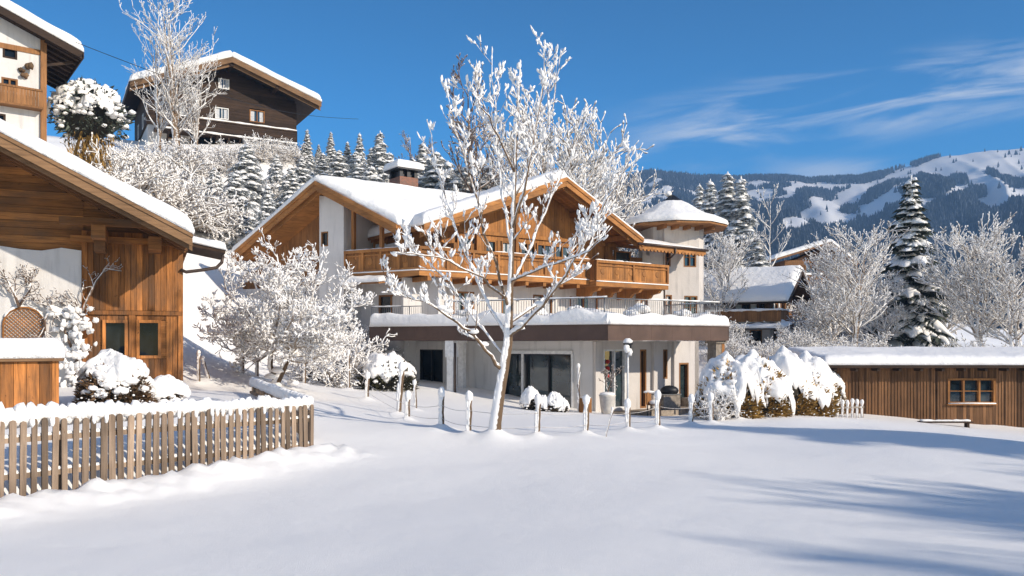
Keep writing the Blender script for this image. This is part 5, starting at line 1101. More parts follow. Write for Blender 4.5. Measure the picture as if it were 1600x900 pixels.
def shrub(name, rx, ry, rz, seed, leaf='brownleaf', cover=.8, nl=900, lump=.35, low=.0, flat=1.0, lsz=.07, cat='bush', trunk=True, nb=70, drip=0, dome=None):
    random.seed(seed); t = thing(name, (0, 0, 0), None, cat); lf = MB(); sn = MB(); co = MB()
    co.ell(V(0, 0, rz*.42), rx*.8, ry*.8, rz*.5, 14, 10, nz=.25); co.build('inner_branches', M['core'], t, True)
    def sp():
        z = random.uniform(low, 1); th = random.random()*6.283; h = math.sqrt(1-z*z); return V(h*math.cos(th), h*math.sin(th), z)
    for i in range(nl):
        d = sp(); k = random.uniform(.72, 1.02)*(1+.16*noise.noise(d*2.2+V(seed, 0, 0))); c = V(d.x*rx*k, d.y*ry*k, d.z*rz*k); a = rdir(1).normalized(); b = a.cross(d+rdir(.3)).normalized(); s_ = lsz*random.uniform(.6, 1.4)
        lf.add([c-b*s_*.35, c+a*s_*.5+b*s_*.1, c+(a*.4+d).normalized()*s_*1.5, c-a*s_*.4], [(0, 1, 2, 3)], 0, random.random())
    for i in range(nb):
        d = sp()
        if d.z < (1-cover)+.25*noise.noise(d*2.5+V(seed, 5, 0)): continue
        k = 1+.16*noise.noise(d*2.2+V(seed, 0, 0)); s_ = lump*random.uniform(.6, 1.2)*(.55+.6*d.z); c = V(d.x*rx*k, d.y*ry*k, d.z*rz*k)*.96
        sn.ell(c, s_*random.uniform(.8, 1.3), s_*random.uniform(.8, 1.2), s_*.62*flat, 10, 8, nz=.35)
        if drip and d.z < .8:
            for q_ in range(2): sn.ell(c+V(d.x, d.y, 0)*s_*.35+rdir(.1)-V(0, 0, s_*random.uniform(.5, 1.1)), s_*.22, s_*.22, s_*random.uniform(.8, 1.9), 7, 6, nz=.5)
    if dome: drape(sn, V(0, 0, 0), rx*1.02, ry*1.02, rz*1.03, seed*1.37, *dome)
    for i in range(int(nl*.12)): d = sp(); c = V(d.x*rx, d.y*ry, d.z*rz)*random.uniform(.95, 1.06); s_ = random.uniform(.02, .06)*lump/.3; sn.ell(c, s_, s_, s_*.7, 6, 4)
    lf.build('foliage', M[leaf], t); sn.build('snow_cap', M['clump'], t, True); return t
def drape(mb, c, rx, ry, rz, seed, th=.12, low=.15, frg=.35, folds=9, nu=56, nv=18):
    # one quilt of snow over a bush: folds run down it and its hem hangs in ragged tongues
    vs = []; fs = []; c = Vector(c)
    for layer in (1, 0):
        for j in range(nv+1):
            for i in range(nu):
                a = 6.2832*i/nu; ca, sa = math.cos(a), math.sin(a)
                hem = low+frg*(noise.noise(V(ca*2.2, sa*2.2, seed))+.7*noise.noise(V(ca*folds*.6, sa*folds*.6, seed+7)))
                ph = (math.pi/2-hem*1.2)*j/nv; d = V(math.sin(ph)*ca, math.sin(ph)*sa, math.cos(ph)); t = j/nv
                k = 1+.20*noise.noise(d*1.9+V(seed, 1, 2))+.10*t*noise.noise(V(ca*folds*.5, sa*folds*.5, d.z*.8+seed))+.09*noise.noise(d*5+V(seed, 4, 0))+.04*noise.noise(d*13+V(seed, 4, 0))
                o = (th*math.sqrt(max(0, 1-t**4))+.015)*layer; vs.append(c+V(d.x*(rx*k+o), d.y*(ry*k+o), d.z*(rz*k+o)))
    n1 = (nv+1)*nu
    for j in range(nv):
        for i in range(nu):
            i2 = (i+1) % nu; fs.append((j*nu+i, (j+1)*nu+i, (j+1)*nu+i2, j*nu+i2)); fs.append((n1+j*nu+i, n1+j*nu+i2, n1+(j+1)*nu+i2, n1+(j+1)*nu+i))
    for i in range(nu): i2 = (i+1) % nu; fs.append((nv*nu+i, n1+nv*nu+i, n1+nv*nu+i2, nv*nu+i2))
    mb.add(vs, fs)
def twig_bush(name, rx, rz, seed, n=46, rm=.02, mat='frost'):
    random.seed(seed); t = thing(name, (0, 0, 0), None, 'bush'); br = MB(); tips = []
    cfg = dict(lv=3, n=[5, 5, 4], wob=.2, up=.0, sp=.9, tan=.7, lift=.1, sh=[.55, .55, .5], rmin=rm, lump=.2)
    for i in range(n):
        th = random.random()*6.283; z = random.uniform(.25, 1); h = math.sqrt(1-z*z*.8); d = V(h*math.cos(th)*rx, h*math.sin(th)*rx, z*rz); L = d.length*random.uniform(.55, .8)
        grow(br, tips, V(random.uniform(-.3, .3)*rx, random.uniform(-.3, .3)*rx, -.1), d, L, rm*2.6, 1, cfg)
    for q, d in tips[::2]: br.ell(q, rm*1.5, rm*1.5, rm*3, 5, 4, nz=.3)
    br.build('branches', M[mat], t, True); return t
def place(proto, p, H, baseH, label, group, rz=None, wid=1.0, first=set()):
    s_ = H/baseH; rz = random.uniform(0, 6.28) if rz is None else rz; sc = (s_*wid, s_*wid, s_)
    if proto.name not in first:
        first.add(proto.name); proto.location = p; proto.rotation_euler = (0, 0, rz); proto.scale = sc; proto['label'] = label; proto['group'] = group; return proto
    return copy_tree(proto, p, rz, sc, label, group)
def on(px, d, dz=0): x = (px-800)*d/F; return V(x, d, g(x, d)+dz)
C1 = conifer('snowy_fir', 10, 2.4, 11, 1.3, .08); C2 = conifer('snowy_fir', 10, 2.0, 12, 1.2, .04, 'needlef'); C3 = conifer('snowy_fir', 9, 3.0, 13, 1.3, .1, 'needlef')
C4 = conifer('snowy_fir', 9, 3.3, 14, 1.35, .08, 'needlef')
def fir(pr, px, ytop, d, lab, gr, wid=1.0, bh=10):
    p = on(px, d); H = (EYE+(HY-ytop)*d/F)-p.z; return place(pr, p, H, bh, lab, gr, None, wid)
G1 = 'snow-laden firs on the slope behind the chalet'
fir(C1, 1424, 279, 55, 'tall single snowy spruce standing behind the long brown shed', 'snowy firs at right')
fir(C2, 1137, 272, 76, 'tallest snowy fir of the clump behind the round tower', 'snowy firs at right', 1.25)
fir(C2, 1158, 279, 74, 'right-hand snowy fir of the clump beside the round tower', 'snowy firs at right', 1.15)
fir(C2, 1110, 283, 80, 'left-hand snowy fir peeking over the round tower roof', 'snowy firs at right', 1.1)
fir(C2, 1093, 290, 84, 'small fir tip just above the left of the tower roof', 'snowy firs at right', 1.0)
fir(C2, 1182, 372, 70, 'short snowy fir at the foot of the clump by the tower wall', 'snowy firs at right', 1.6)
fir(C4, 385, 225, 56, 'broad dark fir loaded with snow just above the wing roof at left', G1, 1.15, 9)
fir(C4, 335, 262, 54, 'broad snow-laden fir nearest the farmhouse roof edge', G1, 1.05, 9)
fir(C4, 432, 243, 60, 'bushy snow-laden fir right of the broad dark fir', G1, .95, 9)
fir(C2, 480, 203, 68, 'slim white fir right below the hill chalet balcony end', G1, 1.1)
fir(C2, 517, 207, 70, 'slim white fir second along the row right of the hill chalet', G1, 1.0)
fir(C2, 543, 222, 72, 'small slim white fir in the gap of the fir row', G1, 1.1)
fir(C2, 562, 209, 71, 'slim white fir in the middle of the skyline row', G1, .9)
fir(C2, 594, 207, 66, 'pointed snowy fir just left of the chimney', G1, 1.1)
fir(C3, 625, 262, 64, 'low snowy fir hidden behind the chimney', G1, 1.0, 9)
fir(C3, 700, 255, 62, 'low snowy fir right of the chimney behind the main roof', G1, 1.0, 9)
fir(C2, 505, 240, 63, 'short fir in front of the skyline row above the wing roof ridge', G1, 1.5)
fir(C2, 660, 225, 74, 'grey fir tip showing right above the chimney cap', G1, 1.2)
fir(C3, 455, 262, 57, 'low rounded snowy fir close above the wing roof slope', G1, 1.1, 9)
fir(C3, 560, 250, 62, 'low snowy fir close behind the wing ridge', G1, 1.2, 9)
fir(C3, 295, 300, 50, 'low snowy fir directly above the farmhouse eave end', G1, 1.0, 9)
for k, (px, yt, d, wd, wh) in enumerate(((410, 236, 66, 1.2, 'behind the broad dark fir'), (455, 228, 70, 1.2, 'behind the bushy fir'), (472, 246, 62, 1.2, 'before the first slim fir of the skyline row'), (498, 226, 74, 1.3, 'between the first two slim skyline firs'), (530, 236, 66, 1.3, 'before the second and third skyline firs'),
        (556, 238, 68, 1.3, 'before the middle skyline fir'), (580, 232, 72, 1.3, 'between the middle skyline fir and the pointed one'), (608, 240, 68, 1.3, 'at the left edge of the chimney'), (580, 262, 60, 1.3, 'just above the snow of the wing ridge'), (645, 248, 70, 1.3, 'at the right edge of the chimney'), (682, 240, 66, 1.3, 'left of the crown of the young tree above the roof'),
        (370, 268, 52, 1.2, 'low in front of the broad dark fir'), (418, 290, 50, 1.1, 'low above the left wing eave'), (720, 262, 60, 1.3, 'behind the snow of the main roof under the brown leafless tree'), (765, 262, 62, 1.3, 'behind the main roof crest under the young tree crown'))):
    fir(C3 if k % 3 else C2, px, yt, d, 'snow-covered white fir '+wh, G1, wd, 9 if k % 3 else 10)
F1 = frost_tree('frosted_tree', 9, 3.0, 3, 21, .020); F2 = frost_tree('frosted_tree', 9, 3.2, 3, 22, .022, 'frost', 1.2); F5 = frost_tree('bare_tree', 12, 3.9, 5, 25, .017, 'frost', .62); F3 = frost_tree('bare_tree', 12, 3.0, 1, 23, .024, 'frost', .8); F4 = frost_tree('brown_tree', 12, 2.6, 2, 24, .022, 'frostb', 1.0)
def leafless(pr, px, ytop, d, lab, gr, bh, wid=1.0, rz=None):
    p = on(px, d); H = (EYE+(HY-ytop)*d/F)-p.z; return place(pr, p, H, bh, lab, gr, rz, wid)
G2 = 'hoar-frosted trees at right'; G3 = 'frosted trees behind the chalet roof'
leafless(F1, 1335, 358, 47, 'white frosted tree left of the tall spruce behind the shed', G2, 9, 1.15)
leafless(F2, 1300, 400, 49, 'smaller white frosted tree beside the far chalet', G2, 9, 1.2)
leafless(F2, 1530, 362, 50, 'white frosted tree with a thin pointed top right of the tall spruce', G2, 9, 1.15)
leafless(F1, 1590, 388, 48, 'white frosted tree cropped by the right edge', G2, 9, 1.25)
leafless(F1, 1478, 430, 57, 'low frosted tree between the spruce and the pointed frosted tree', G2, 9, 1.4)
leafless(F2, 1382, 440, 53, 'low frosted tree against the left side of the tall spruce', G2, 9, 1.3)
leafless(F3, 1204, 300, 70, 'slender frosted birch between the fir clump and the far chalet', G2, 12, .75)
leafless(F1, 1128, 368, 62, 'frosted tree against the right side of the round tower', G2, 9, 1.1)
leafless(F4, 742, 128, 58, 'faint brown leafless tree behind the crown of the young tree', G3, 12, .85)
leafless(F2, 850, 192, 52, 'tangled frosted tree rising behind the main gable left of its peak', G3, 9, 1.0)
leafless(F1, 905, 222, 56, 'frosted tree rising behind the main gable peak', G3, 9, .9)
leafless(F2, 940, 270, 58, 'low frosted tree right of the main gable peak', G3, 9, .9)
leafless(F4, 645, 212, 78, 'brown leafless tree on the skyline above the chimney', G3, 12, 1.2)
leafless(F1, 780, 215, 64, 'frosted tree behind the main roof in line with the young tree', G3, 9, 1.1)
for px, yt, dx in ((278, 18, 0), (248, 62, -1.3)):
    leafless(F5, px, yt, 60, 'tall bare frosted tree in front of the hill chalet' if dx == 0 else 'lower bare frosted tree left of the tall one before the hill chalet', 'bare trees before the hill chalet', 12, 1.0 if dx == 0 else .85)
leafless(F5, 308, 88, 61, 'lower bare frosted tree right of the tall one before the hill chalet', 'bare trees before the hill chalet', 12, .9)
T1 = twig_bush('frosted_shrub', 2.4, 2.6, 31, 64, .021); T2 = twig_bush('frosted_shrub', 2.2, 2.0, 32, 56, .018)
GS = 'frosted shrubs on the slope'; GR_ = 'frosted shrubs behind the garden at right'
def bush(pr, px, d, H, bh, lab, gr, wid=1.0, dz=0): return place(pr, on(px, d, dz), H, bh, lab, gr, None, wid)
for px, d, H, lab in ((205, 45, 3.8, 'tangled frosted shrub above the farmhouse roof under the yellow-stemmed pine'), (255, 48, 4.2, 'tangled frosted shrub left of the broad firs above the farmhouse roof'), (300, 50, 3.6, 'frosted shrub touching the low fir above the farmhouse eave'), (230, 55, 2.6, 'frosted shrub just below the left corner of the hill chalet'),
                      (285, 58, 3.3, 'frosted shrub below the middle of the hill chalet balcony'), (345, 62, 3.0, 'frosted shrub at the foot of the hill chalet stucco base'), (400, 66, 2.7, 'frosted shrub below the right part of the hill chalet base'), (450, 68, 2.4, 'frosted shrub at the right corner of the hill chalet'), (420, 60, 2.6, 'frosted shrub between the hill chalet and the bushy firs'), (175, 50, 3.0, 'frosted shrub beside the trunk of the yellow-stemmed pine')):
    bush(T1 if random.random() < .6 else T2, px, d, H, 2.7, lab, GS, 1.1)
for px, d, H, lab in ((1270, 50, 2.4, 'frosted shrub before the far chalet right of the rear chalet'), (1240, 46, 1.7, 'frosted shrub right of the rear chalet porch'), (1195, 44, 1.5, 'small twiggy frosted shrub on the mound before the rear chalet'), (1310, 44, 2.0, 'frosted shrub just above the left end of the shed roof'), (1352, 46, 2.0, 'frosted shrub under the white tree behind the shed'), (1500, 46, 2.2, 'frosted shrub above the shed window'), (1570, 46, 2.0, 'frosted shrub above the right part of the shed roof'),
                      (1143, 46, 1.7, 'frosted shrub between the tower corner and the rear chalet'), (1120, 56, 2.6, 'frosted shrub at the foot of the tower side trees'), (1455, 45, 1.9, 'frosted shrub right of the tall spruce foot'), (1400, 62, 4, 'frosted thicket shrub deep behind the tall spruce'), (1265, 62, 3.6, 'frosted shrub between both chalets at right'), (1292, 70, 4.5, 'tall frosted shrub under the far chalet balcony')):
    bush(T2 if random.random() < .5 else T1, px, d, H, 2.4, lab, GR_, 1.1)
bush(T2, 520, 37, 2.9, 2.2, 'frosted shrub right behind the apple tree near the terrace end', 'frosted shrubs by the chalet', 1.0)
bush(T1, 555, 41, 3.2, 2.7, 'frosted shrub against the left end of the terrace', 'frosted shrubs by the chalet', 1.0)
bush(T1, 470, 44, 3.2, 2.7, 'frosted shrub behind the apple tree crown in shade', 'frosted shrubs by the chalet', 1.2)
# the pine with yellow stems at upper left
def yellow_pine():
    random.seed(41); p = on(140, 44); zt = EYE+(HY-128)*44/F; H = zt-p.z; t = thing('round_pine', tuple(p), 'round-headed pine under snow with yellowish stems beside the corner house', 'tree')
    tk = MB(); lf = MB(); sn = MB(); yl = MB(); c0 = p+V(0, 0, H-1.85)
    for i in range(7): a = p+V(random.uniform(-1.0, 1.0), random.uniform(-.5, .5), -.3); tk.tube([a, a.lerp(c0, .5)+rdir(.15), c0+rdir(.5)], [.12, .09, .06], 7)
    for i in range(1500):
        z = random.uniform(-.75, 1); th = random.random()*6.283; h = math.sqrt(1-z*z); d = V(h*math.cos(th), h*math.sin(th), z); k = random.uniform(.6, 1.05)*(1+.22*noise.noise(d*2.6)); c = c0+V(d.x*1.95*k, d.y*1.9*k, d.z*1.75*k)
        a = rdir(1).normalized(); s_ = random.uniform(.12, .3); b = a.cross(d).normalized(); lf.add([c-b*s_*.3, c+a*s_*.4, c+(d+a*.3)*s_, c-a*s_*.4], [(0, 1, 2, 3)], 0, random.random())
        if random.random() < (.30 if d.z > -.2 else .08) and k > .75: s2 = random.uniform(.07, .2); sn.ell(c, s2, s2, s2*.65, 8, 6, nz=.5)
    for i in range(900):
        th = random.random()*6.283; rr = random.uniform(.2, 1.3); c = p+V(rr*math.cos(th), rr*.6*math.sin(th), random.uniform(0, H-3.1)); s_ = random.uniform(.08, .2); yl.add([c, c+V(random.uniform(-.06, .06), .02, s_), c+V(random.uniform(-.1, .1), -.04, s_*2.2)], [(0, 1, 2)], 0, random.random())
    drape(sn, c0+V(-.1, 0, .1), 1.75, 1.75, 1.6, 4.4, .14, .35, .4, 14)
    drape(sn, c0+V(-.7, -.6, -.2), 1.1, 1.1, 1.2, 9.4, .12, .3, .5, 12)
    drape(sn, c0+V(.7, -.7, -.35), 1.05, 1.0, 1.1, 12.4, .12, .35, .5, 12)
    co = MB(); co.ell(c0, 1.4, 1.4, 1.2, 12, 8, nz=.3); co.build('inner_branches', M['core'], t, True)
    tk.build('trunk', M['yellowleaf'], t, True); lf.build('crown', M['needle'], t); sn.build('snow_cap', M['clump'], t, True); yl.build('dry_foliage', M['yellowleaf'], t)
yellow_pine()
# shrubs close to the buildings
def solo(pr, px, py, d, lab, sc=1.0, gr=None, rz=0):
    p = P(px, py, d); p.z = g(p.x, p.y)-.03; return place(pr, p, sc, 1.0, lab, gr or 'snowy garden bushes', rz)
S1 = shrub('juniper_bush', .80, .8, 1.02, 51, 'brownleaf', .75, 2800, .17, .0, 1.0, .075, nb=120, dome=(.12, .55, .32, 10)); p = P(180, 632, 18.0); S1.location = (p.x, p.y, g(p.x, p.y)-.02); tag(S1, 'brown juniper bush half buried in snow before the farmhouse windows', 'bush')
S2 = shrub('low_bush', .52, .5, .55, 52, 'brownleaf', .9, 500, .17, .0, .9, .05, nb=60, dome=(.08, .3, .25, 8)); p = P(255, 630, 19.2); S2.location = (p.x, p.y, g(p.x, p.y)-.02); tag(S2, 'small bush buried under rounded snow right of the brown juniper', 'bush')
S3 = shrub('domed_bush', 1.28, 1.2, 1.42, 53, 'greenleaf', .7, 1900, .24, .0, .9, .13, nb=60, dome=(.16, .42, .22, 9)); p = P(606, 603, 36.4); S3.location = (p.x, p.y, g(p.x, p.y)-.05); tag(S3, 'domed dark evergreen bush with a snow cap left of the terrace door', 'bush')
S4 = shrub('dark_bush', 1.15, 1.1, 1.0, 54, 'greenleaf', .35, 1500, .3, .0, .8, .12, nb=60); p = P(512, 590, 38.5); S4.location = (p.x, p.y, g(p.x, p.y)-.05); tag(S4, 'dark low bush in shade between the apple tree and the domed bush', 'bush')
S5 = shrub('round_bush', .40, .4, .78, 55, 'brownleaf', .9, 300, .12, .0, .9, .05, nb=40, dome=(.08, .25, .35, 9)); p = P(829, 627, 33.0); S5.location = (p.x, p.y, g(p.x, p.y)); tag(S5, 'tallest of the round snow-covered shrubs under the picture window', 'bush', 'round snowy shrubs under the picture window')
for px, sc, lab in ((849, .68, 'small round snowy shrub next to the tallest one under the picture window'), (866, .86, 'second largest round snowy shrub under the picture window'), (880, .62, 'rightmost small snowy shrub under the picture window')):
    p = P(px, 628, 32.6); copy_tree(S5, (p.x, p.y, g(p.x, p.y)), px, sc, lab)
S6 = shrub('snow_hedge_bush', 1.3, 1.3, 2.2, 56, 'yellowleaf', .62, 2600, .20, .0, .95, .13, nb=120, drip=1, dome=(.18, .32, .42, 16)); random.seed(8)
for k, (px, py, d, sc, lab) in enumerate(((1138, 655, 30.2, .92, 'leftmost tall snow-buried hedge bush by the terrace pillar'), (1182, 650, 31.2, .95, 'second snow-buried hedge bush behind the wire fence'), (1222, 645, 32.6, 1.02, 'middle snow-buried hedge bush with drooping snow behind the wire fence'), (1252, 640, 33.4, .98, 'snow-buried hedge bush left of the one nearest the shed'), (1280, 632, 36, .86, 'rearmost snow-buried hedge bush nearest the shed'), (1165, 640, 33.6, .85, 'hedge bush hidden at the back of the snow hedge'))):
    p = P(px, py, d); p.z = g(p.x, p.y)-.05; place(S6, p, sc, 1.0, lab, 'snow hedge beside the chalet', k*1.3)
S7 = twig_bush('twiggy_bush', .7, 1.5, 57, 26, .012); p = P(1120, 655, 28.8); S7.location = (p.x, p.y, g(p.x, p.y)); tag(S7, 'bare twiggy bush in front of the leftmost hedge bush', 'bush')
# plants on the terrace
S8 = shrub('terrace_plant', .42, .42, .75, 58, 'greenleaf', .85, 420, .26, .0, .9, .08, nb=45)
for k, (px, sc, lab) in enumerate(((1000, 1.0, 'snow-covered terrace plant below the protruding balcony box'), (1066, .8, 'snow-covered terrace plant before the lower tower window'), (1102, .7, 'snow-covered terrace plant at the right end of the railing'), (985, .7, 'small snowy terrace plant left of the larger one by the balcony box'))):
    a = TR.a(px, -1.0); p = TR.pt(a, -1.0, ZTER+.12); place(S8, p, sc, 1.0, lab, 'snowed-in plants on the terrace', k)
for k, (px, sc, lab) in enumerate(((730, .9, 'snow-covered terrace plant left of the young tree trunk'), (842, .8, 'snow-covered terrace plant right of the young tree trunk'), (900, .9, 'snow-covered terrace plant near the terrace corner'))):
    a = TL.a(px, -1.2); p = TL.pt(a, -1.2, ZTER+.12); place(S8, p, sc, 1.0, lab, 'snowed-in plants on the terrace', k+1)
# vine trained on the stucco wall and the bush at its foot
def vines():
    random.seed(61); fr = Fr((-9.85, 24), 24)
    p = fr.pt(-3.9, .4, 1.2); t = thing('climbing_vine', tuple(p), 'bare climbing vine with clumped snow on the farmhouse stucco wall', 'vine'); mb = MB(); sn = MB(); tips = []
    cfg = dict(lv=3, n=[4, 3, 3], wob=.22, up=.03, sp=.8, tan=.7, lift=.1, sh=[.6, .55, .5], rmin=.010, lump=.2)
    J = lambda px, py: fr.pt(fr.a(px, .3), .3, fr.z(fr.a(px, .3), py, .3))
    for ps, r in (([(112, 640), (118, 580), (125, 520), (132, 478), (150, 440), (165, 420), (190, 424)], .045), ([(118, 560), (95, 500), (75, 480), (55, 468)], .03), ([(30, 480), (22, 458), (8, 430)], .03), ([(30, 478), (45, 455), (48, 442)], .025), ([(80, 478), (70, 500), (72, 530)], .03), ([(128, 500), (118, 470), (95, 490)], .03)):
        q = [J(*c) for c in ps]; mb.tube(q, [r*(1-i/len(q))+.012 for i in range(len(q))], 6, lump=.15)
        for i in range(9):
            a, tg = at(q, random.uniform(.2, 1)); d = (tg+fr.d*random.uniform(-1, 1)+V(0, 0, random.uniform(-.4, .9))).normalized(); grow(mb, tips, a, d, .45, .014, 1, cfg)
    for i in range(190):
        px = random.gauss(120, 12); py = random.uniform(480, 630); sn.ell(J(px, py)+fr.n*random.uniform(-.05, .3), random.uniform(.03, .12), random.uniform(.03, .1), random.uniform(.03, .12), 8, 6, nz=.7)
    for i in range(14): sn.ell(J(random.uniform(75, 110), random.uniform(478, 492)), .12, .08, .06, 8, 6, nz=.4)
    mb.build('stems', M['vine'], t, True); sn.build('vine_snow', M['clump'], t, True)
vines()
# ------------------------------------------------------------------ small things in front of the ground floor
def garden_things():
    random.seed(71)
    p = hit(982, 640); p = V(p.x*1.0, p.y, p.z); p = P(981, 640, 33); p.z = g(p.x, p.y); t = thing('garden_lamp', tuple(p), 'lamp post with a snow-capped lantern before the glazed door', 'lamp post'); h = EYE+(HY-552)*p.y/F-p.z
    mb = MB(); mb.tube([p-V(0, 0, .2), p+V(0, 0, h*.6), p+V(0, 0, h)], [.05, .04, .04], 8); mb.build('pole', M['white'], t, True)
    mb = MB(); q = p+V(0, 0, h); mb.hexa([q+V(-.09, -.09, 0), q+V(.09, -.09, 0), q+V(.09, .09, 0), q+V(-.09, .09, 0), q+V(-.14, -.14, .36), q+V(.14, -.14, .36), q+V(.14, .14, .36), q+V(-.14, .14, .36)]); mb.box(q.x-.17, q.x+.17, q.y-.17, q.y+.17, q.z+.361, q.z+.42); mb.build('lantern', M['iron'], t, fix=True)
    mb = MB(); mb.ell(q+V(0, 0, .48), .19, .19, .13, 10, 8, nz=.3); mb.ell(q+V(-.06, -.12, .2), .13, .08, .2, 8, 6, nz=.5); mb.ell(q+V(.08, -.1, .05), .1, .08, .16, 8, 6, nz=.5); mb.build('snow_cap', M['clump'], t, True)
    p = P(949, 640, 34); p.z = g(p.x, p.y); t = thing('planter', tuple(p), 'pale pot with a bare frosted shrub at the lit corner of the house', 'planter')
    mb = MB(); mb.tube([p, p+V(0, 0, .3), p+V(0, 0, .75), p+V(0, 0, .82)], [.24, .29, .34, .37], 14); mb.build('pot', M['pot'], t, True); br = MB(); tips = []; cfg = dict(lv=3, n=[5, 4, 4], wob=.2, up=.02, sp=.8, tan=.7, lift=.2, sh=[.7, .6, .6], rmin=.010, lump=.2)
    grow(br, tips, p+V(0, 0, .8), V(0, 0, 1), .8, .04, 0, cfg); grow(br, tips, p+V(0, 0, .8), V(.2, 0, 1), .9, .03, 0, cfg); br.build('plant', M['frostb'], t, True); mb = MB(); mb.ell(p+V(0, 0, .86), .34, .34, .1, 12, 6); mb.build('snow_cap', M['clump'], t, True)
    p = P(915, 637, 33.6); p.z = g(p.x, p.y); t = thing('log_stool', tuple(p), 'brown wooden chopping block left of the pale pot', 'log'); mb = MB(); mb.tube([p-V(0, 0, .1), p+V(0, 0, .3), p+V(0, 0, .62)], [.27, .25, .26], 14, lump=.03); mb.build('log', M['larch'], t, True); mb = MB(); mb.ell(p+V(0, 0, .64), .22, .22, .07, 10, 6); mb.build('snow_cap', M['clump'], t, True)
    p = P(904, 634, 34.4); p.z = g(p.x, p.y); t = thing('trellis_pole', tuple(p), 'snow-crusted thin pole with a climbing stem left of the chopping block', 'pole'); snow_post(t, 'pole', p, 1.9, .055); mb = MB(); mb.tube([p, p+V(.08, -.05, .6), p+V(-.05, -.06, 1.1), p+V(.06, -.05, 1.7)], .02, 5); mb.build('stem', M['vine'], t, True)
    p = P(1043, 640, 36); p.z = max(g(p.x, p.y), -.62); t = thing('barbecue_grill', tuple(p), 'barbecue grill with dark cover and side shelf on the stone step', 'grill'); fr = Fr((p.x, p.y), 20)
    mb = MB()
    for a, b in ((-.5, -.2), (.5, -.2), (-.5, .2), (.5, .2)): fr.box(mb, a-.025, a+.025, b-.025, b+.025, p.z-.1, p.z+.82)
    fr.box(mb, -.55, .55, -.25, .25, p.z+.15, p.z+.18); fr.box(mb, -.8, .55, -.28, .28, p.z+.82, p.z+.86); mb.build('frame', M['metal'], t, fix=True)
    mb = MB(); fr.box(mb, -.35, .5, -.22, .26, p.z+.2, p.z+.8); mb.build('cabinet', M['stone'], t, fix=True); mb = MB(); mb.ell(fr.pt(.1, 0, p.z+1.0), .42, .3, .24, 12, 8); mb.build('hood', M['iron'], t, True); mb = MB(); mb.ell(fr.pt(-.6, 0, p.z+.9), .2, .24, .07, 9, 6, nz=.3); mb.build('snow_cap', M['clump'], t, True)
    p = P(1022, 640, 35); p.z = max(g(p.x, p.y), -.62); t = thing('garden_chair', tuple(p), 'snow-covered garden chair left of the grill', 'chair'); fr = Fr((p.x, p.y), 60); mb = MB()
    for a, b in ((-.22, -.22), (.22, -.22), (-.22, .22), (.22, .22)): mb = MB(); fr.box(mb, a-.02, a+.02, b-.02, b+.02, p.z-.05, p.z+.43); mb.build('leg', M['iron'], t, fix=True)
    mb = MB(); fr.box(mb, -.25, .25, -.25, .25, p.z+.431, p.z+.47); mb.build('seat', M['larchd'], t, fix=True); mb = MB(); fr.box(mb, -.25, .25, -.26, -.22, p.z+.471, p.z+.98); mb.build('backrest', M['larchd'], t, fix=True)
    mb = MB(); mb.ell(fr.pt(0, .02, p.z+.55), .24, .2, .13, 10, 8, nz=.3); mb.ell(fr.pt(0, -.24, p.z+1.0), .24, .06, .07, 10, 6, nz=.3); mb.build('snow_cap', M['clump'], t, True)
    # small fence and bench by the shed
    p = on(1332, 34); t = thing('garden_gate_fence', tuple(p), 'short snow-capped paling fence at the left end of the shed', 'fence')
    for i in range(6):
        q = p+V(-.62+.25*i, .1*i, 0); snow_post(t, 'paling', q, .62-.03*(i % 3), .055)
    mb = MB(); mb.beam(p+V(-.7, -.02, .42), p+V(.7, .5, .42), .05, .07); mb.build('rail', M['greypost'], t, fix=True)
    p = on(1478, 34.5); t = thing('snowy_bench', tuple(p), 'long low bench under snow before the shed wall', 'bench'); mb = MB(); mb.box(p.x-1.15, p.x+1.1, p.y-.16, p.y+.16, p.z+.12, p.z+.18); mb.build('seat', M['dark'], t, fix=True)
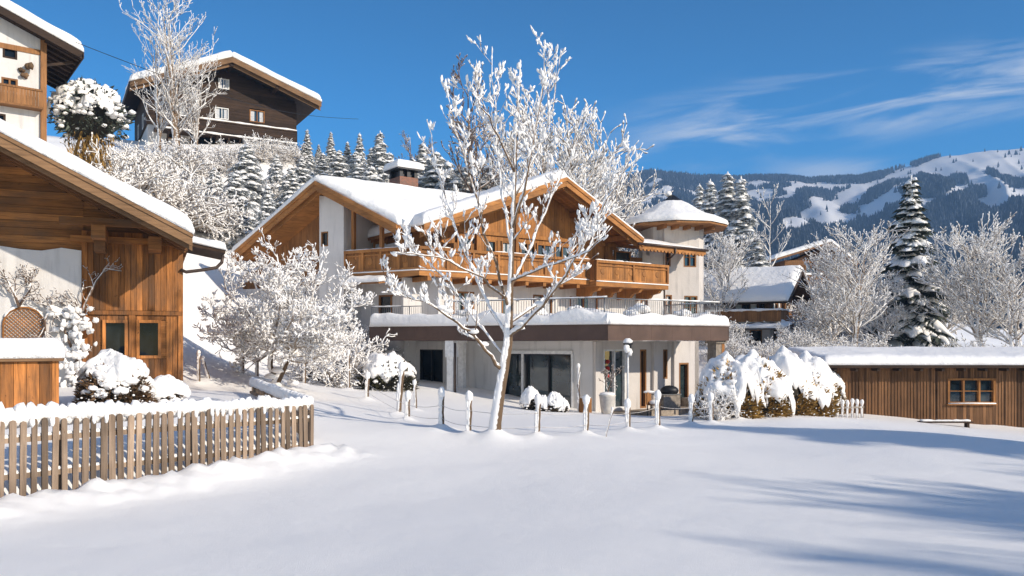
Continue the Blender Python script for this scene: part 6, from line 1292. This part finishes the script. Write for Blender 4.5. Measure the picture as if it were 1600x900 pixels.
    for x in (-.95, .9): mb = MB(); mb.box(p.x+x-.05, p.x+x+.05, p.y-.12, p.y+.12, p.z-.1, p.z+.119); mb.build('leg', M['dark'], t, fix=True)
    mb = MB(); n = 14; mb.tube([V(p.x-1.1+2.15*i/n, p.y, p.z+.20) for i in range(n+1)], [.06*random.uniform(.5, 1.3) for _ in range(n+1)], 7); mb.build('snow_cap', M['clump'], t, True)
    # overhead cable from the corner house across the hill
    mb = MB(); a, m_, b = P(118, 66, 39), P(185, 84, 50), P(560, 186, 76); mb.tube([a+(b-a)*(i/20)-V(0, 0, 1.0*math.sin(math.pi*i/20)) for i in range(21)], .018, 5); o = mb.build('overhead_cable', M['iron'], None, True, origin=tuple(a)); tag(o, 'thin dark overhead cable strung from the corner house past the hill chalet', 'cable')
garden_things()
# trees to the right of the view: they only throw the long shadows over the snowfield
def side_trees():
    sh = Vector((SDIR.x, SDIR.y, 0)).normalized(); k = math.tan(SUN_EL)
    for tx, ty, H, lab in ((8.2, 11.2, 11, 'bare frosted tree outside the view on the right, nearer the camera'), (7.6, 9.6, 12, 'bare frosted tree outside the view on the right, nearest the camera'), (10.5, 12.6, 10, 'smaller bare frosted tree outside the view on the right'), (9.2, 10.4, 11, 'broad bare frosted tree outside the view on the right'), (10.0, 10.2, 12, 'farthest right bare frosted tree outside the view')):
        b = V(tx, ty, 0)+sh*(H/k); copy_tree(F2, V(b.x, b.y, g(b.x, b.y)), tx, (H/9*1.25, H/9*1.25, H/9), lab, 'bare trees right of the view')
    for tx, ty, H, wid, lab in ((5.5, 25.8, 15, 2.2, 'tall fir outside the view on the right whose shadow tip reaches the hedge'), (8.0, 23.6, 14, 2.4, 'broad fir outside the view on the right beside the taller one'), (11.5, 20.6, 12, 1.9, 'fir outside the view on the right with a short shadow')):
        b = V(tx, ty, 0)+sh*(H/k); p = V(b.x, b.y, g(b.x, b.y)); copy_tree(C1, p, tx, (H/10*wid, H/10*wid, H/10), lab, 'firs right of the view')
side_trees()
print('objects', len(bpy.data.objects), 'faces', sum(len(o.data.polygons) for o in bpy.data.objects if o.type == 'MESH'))
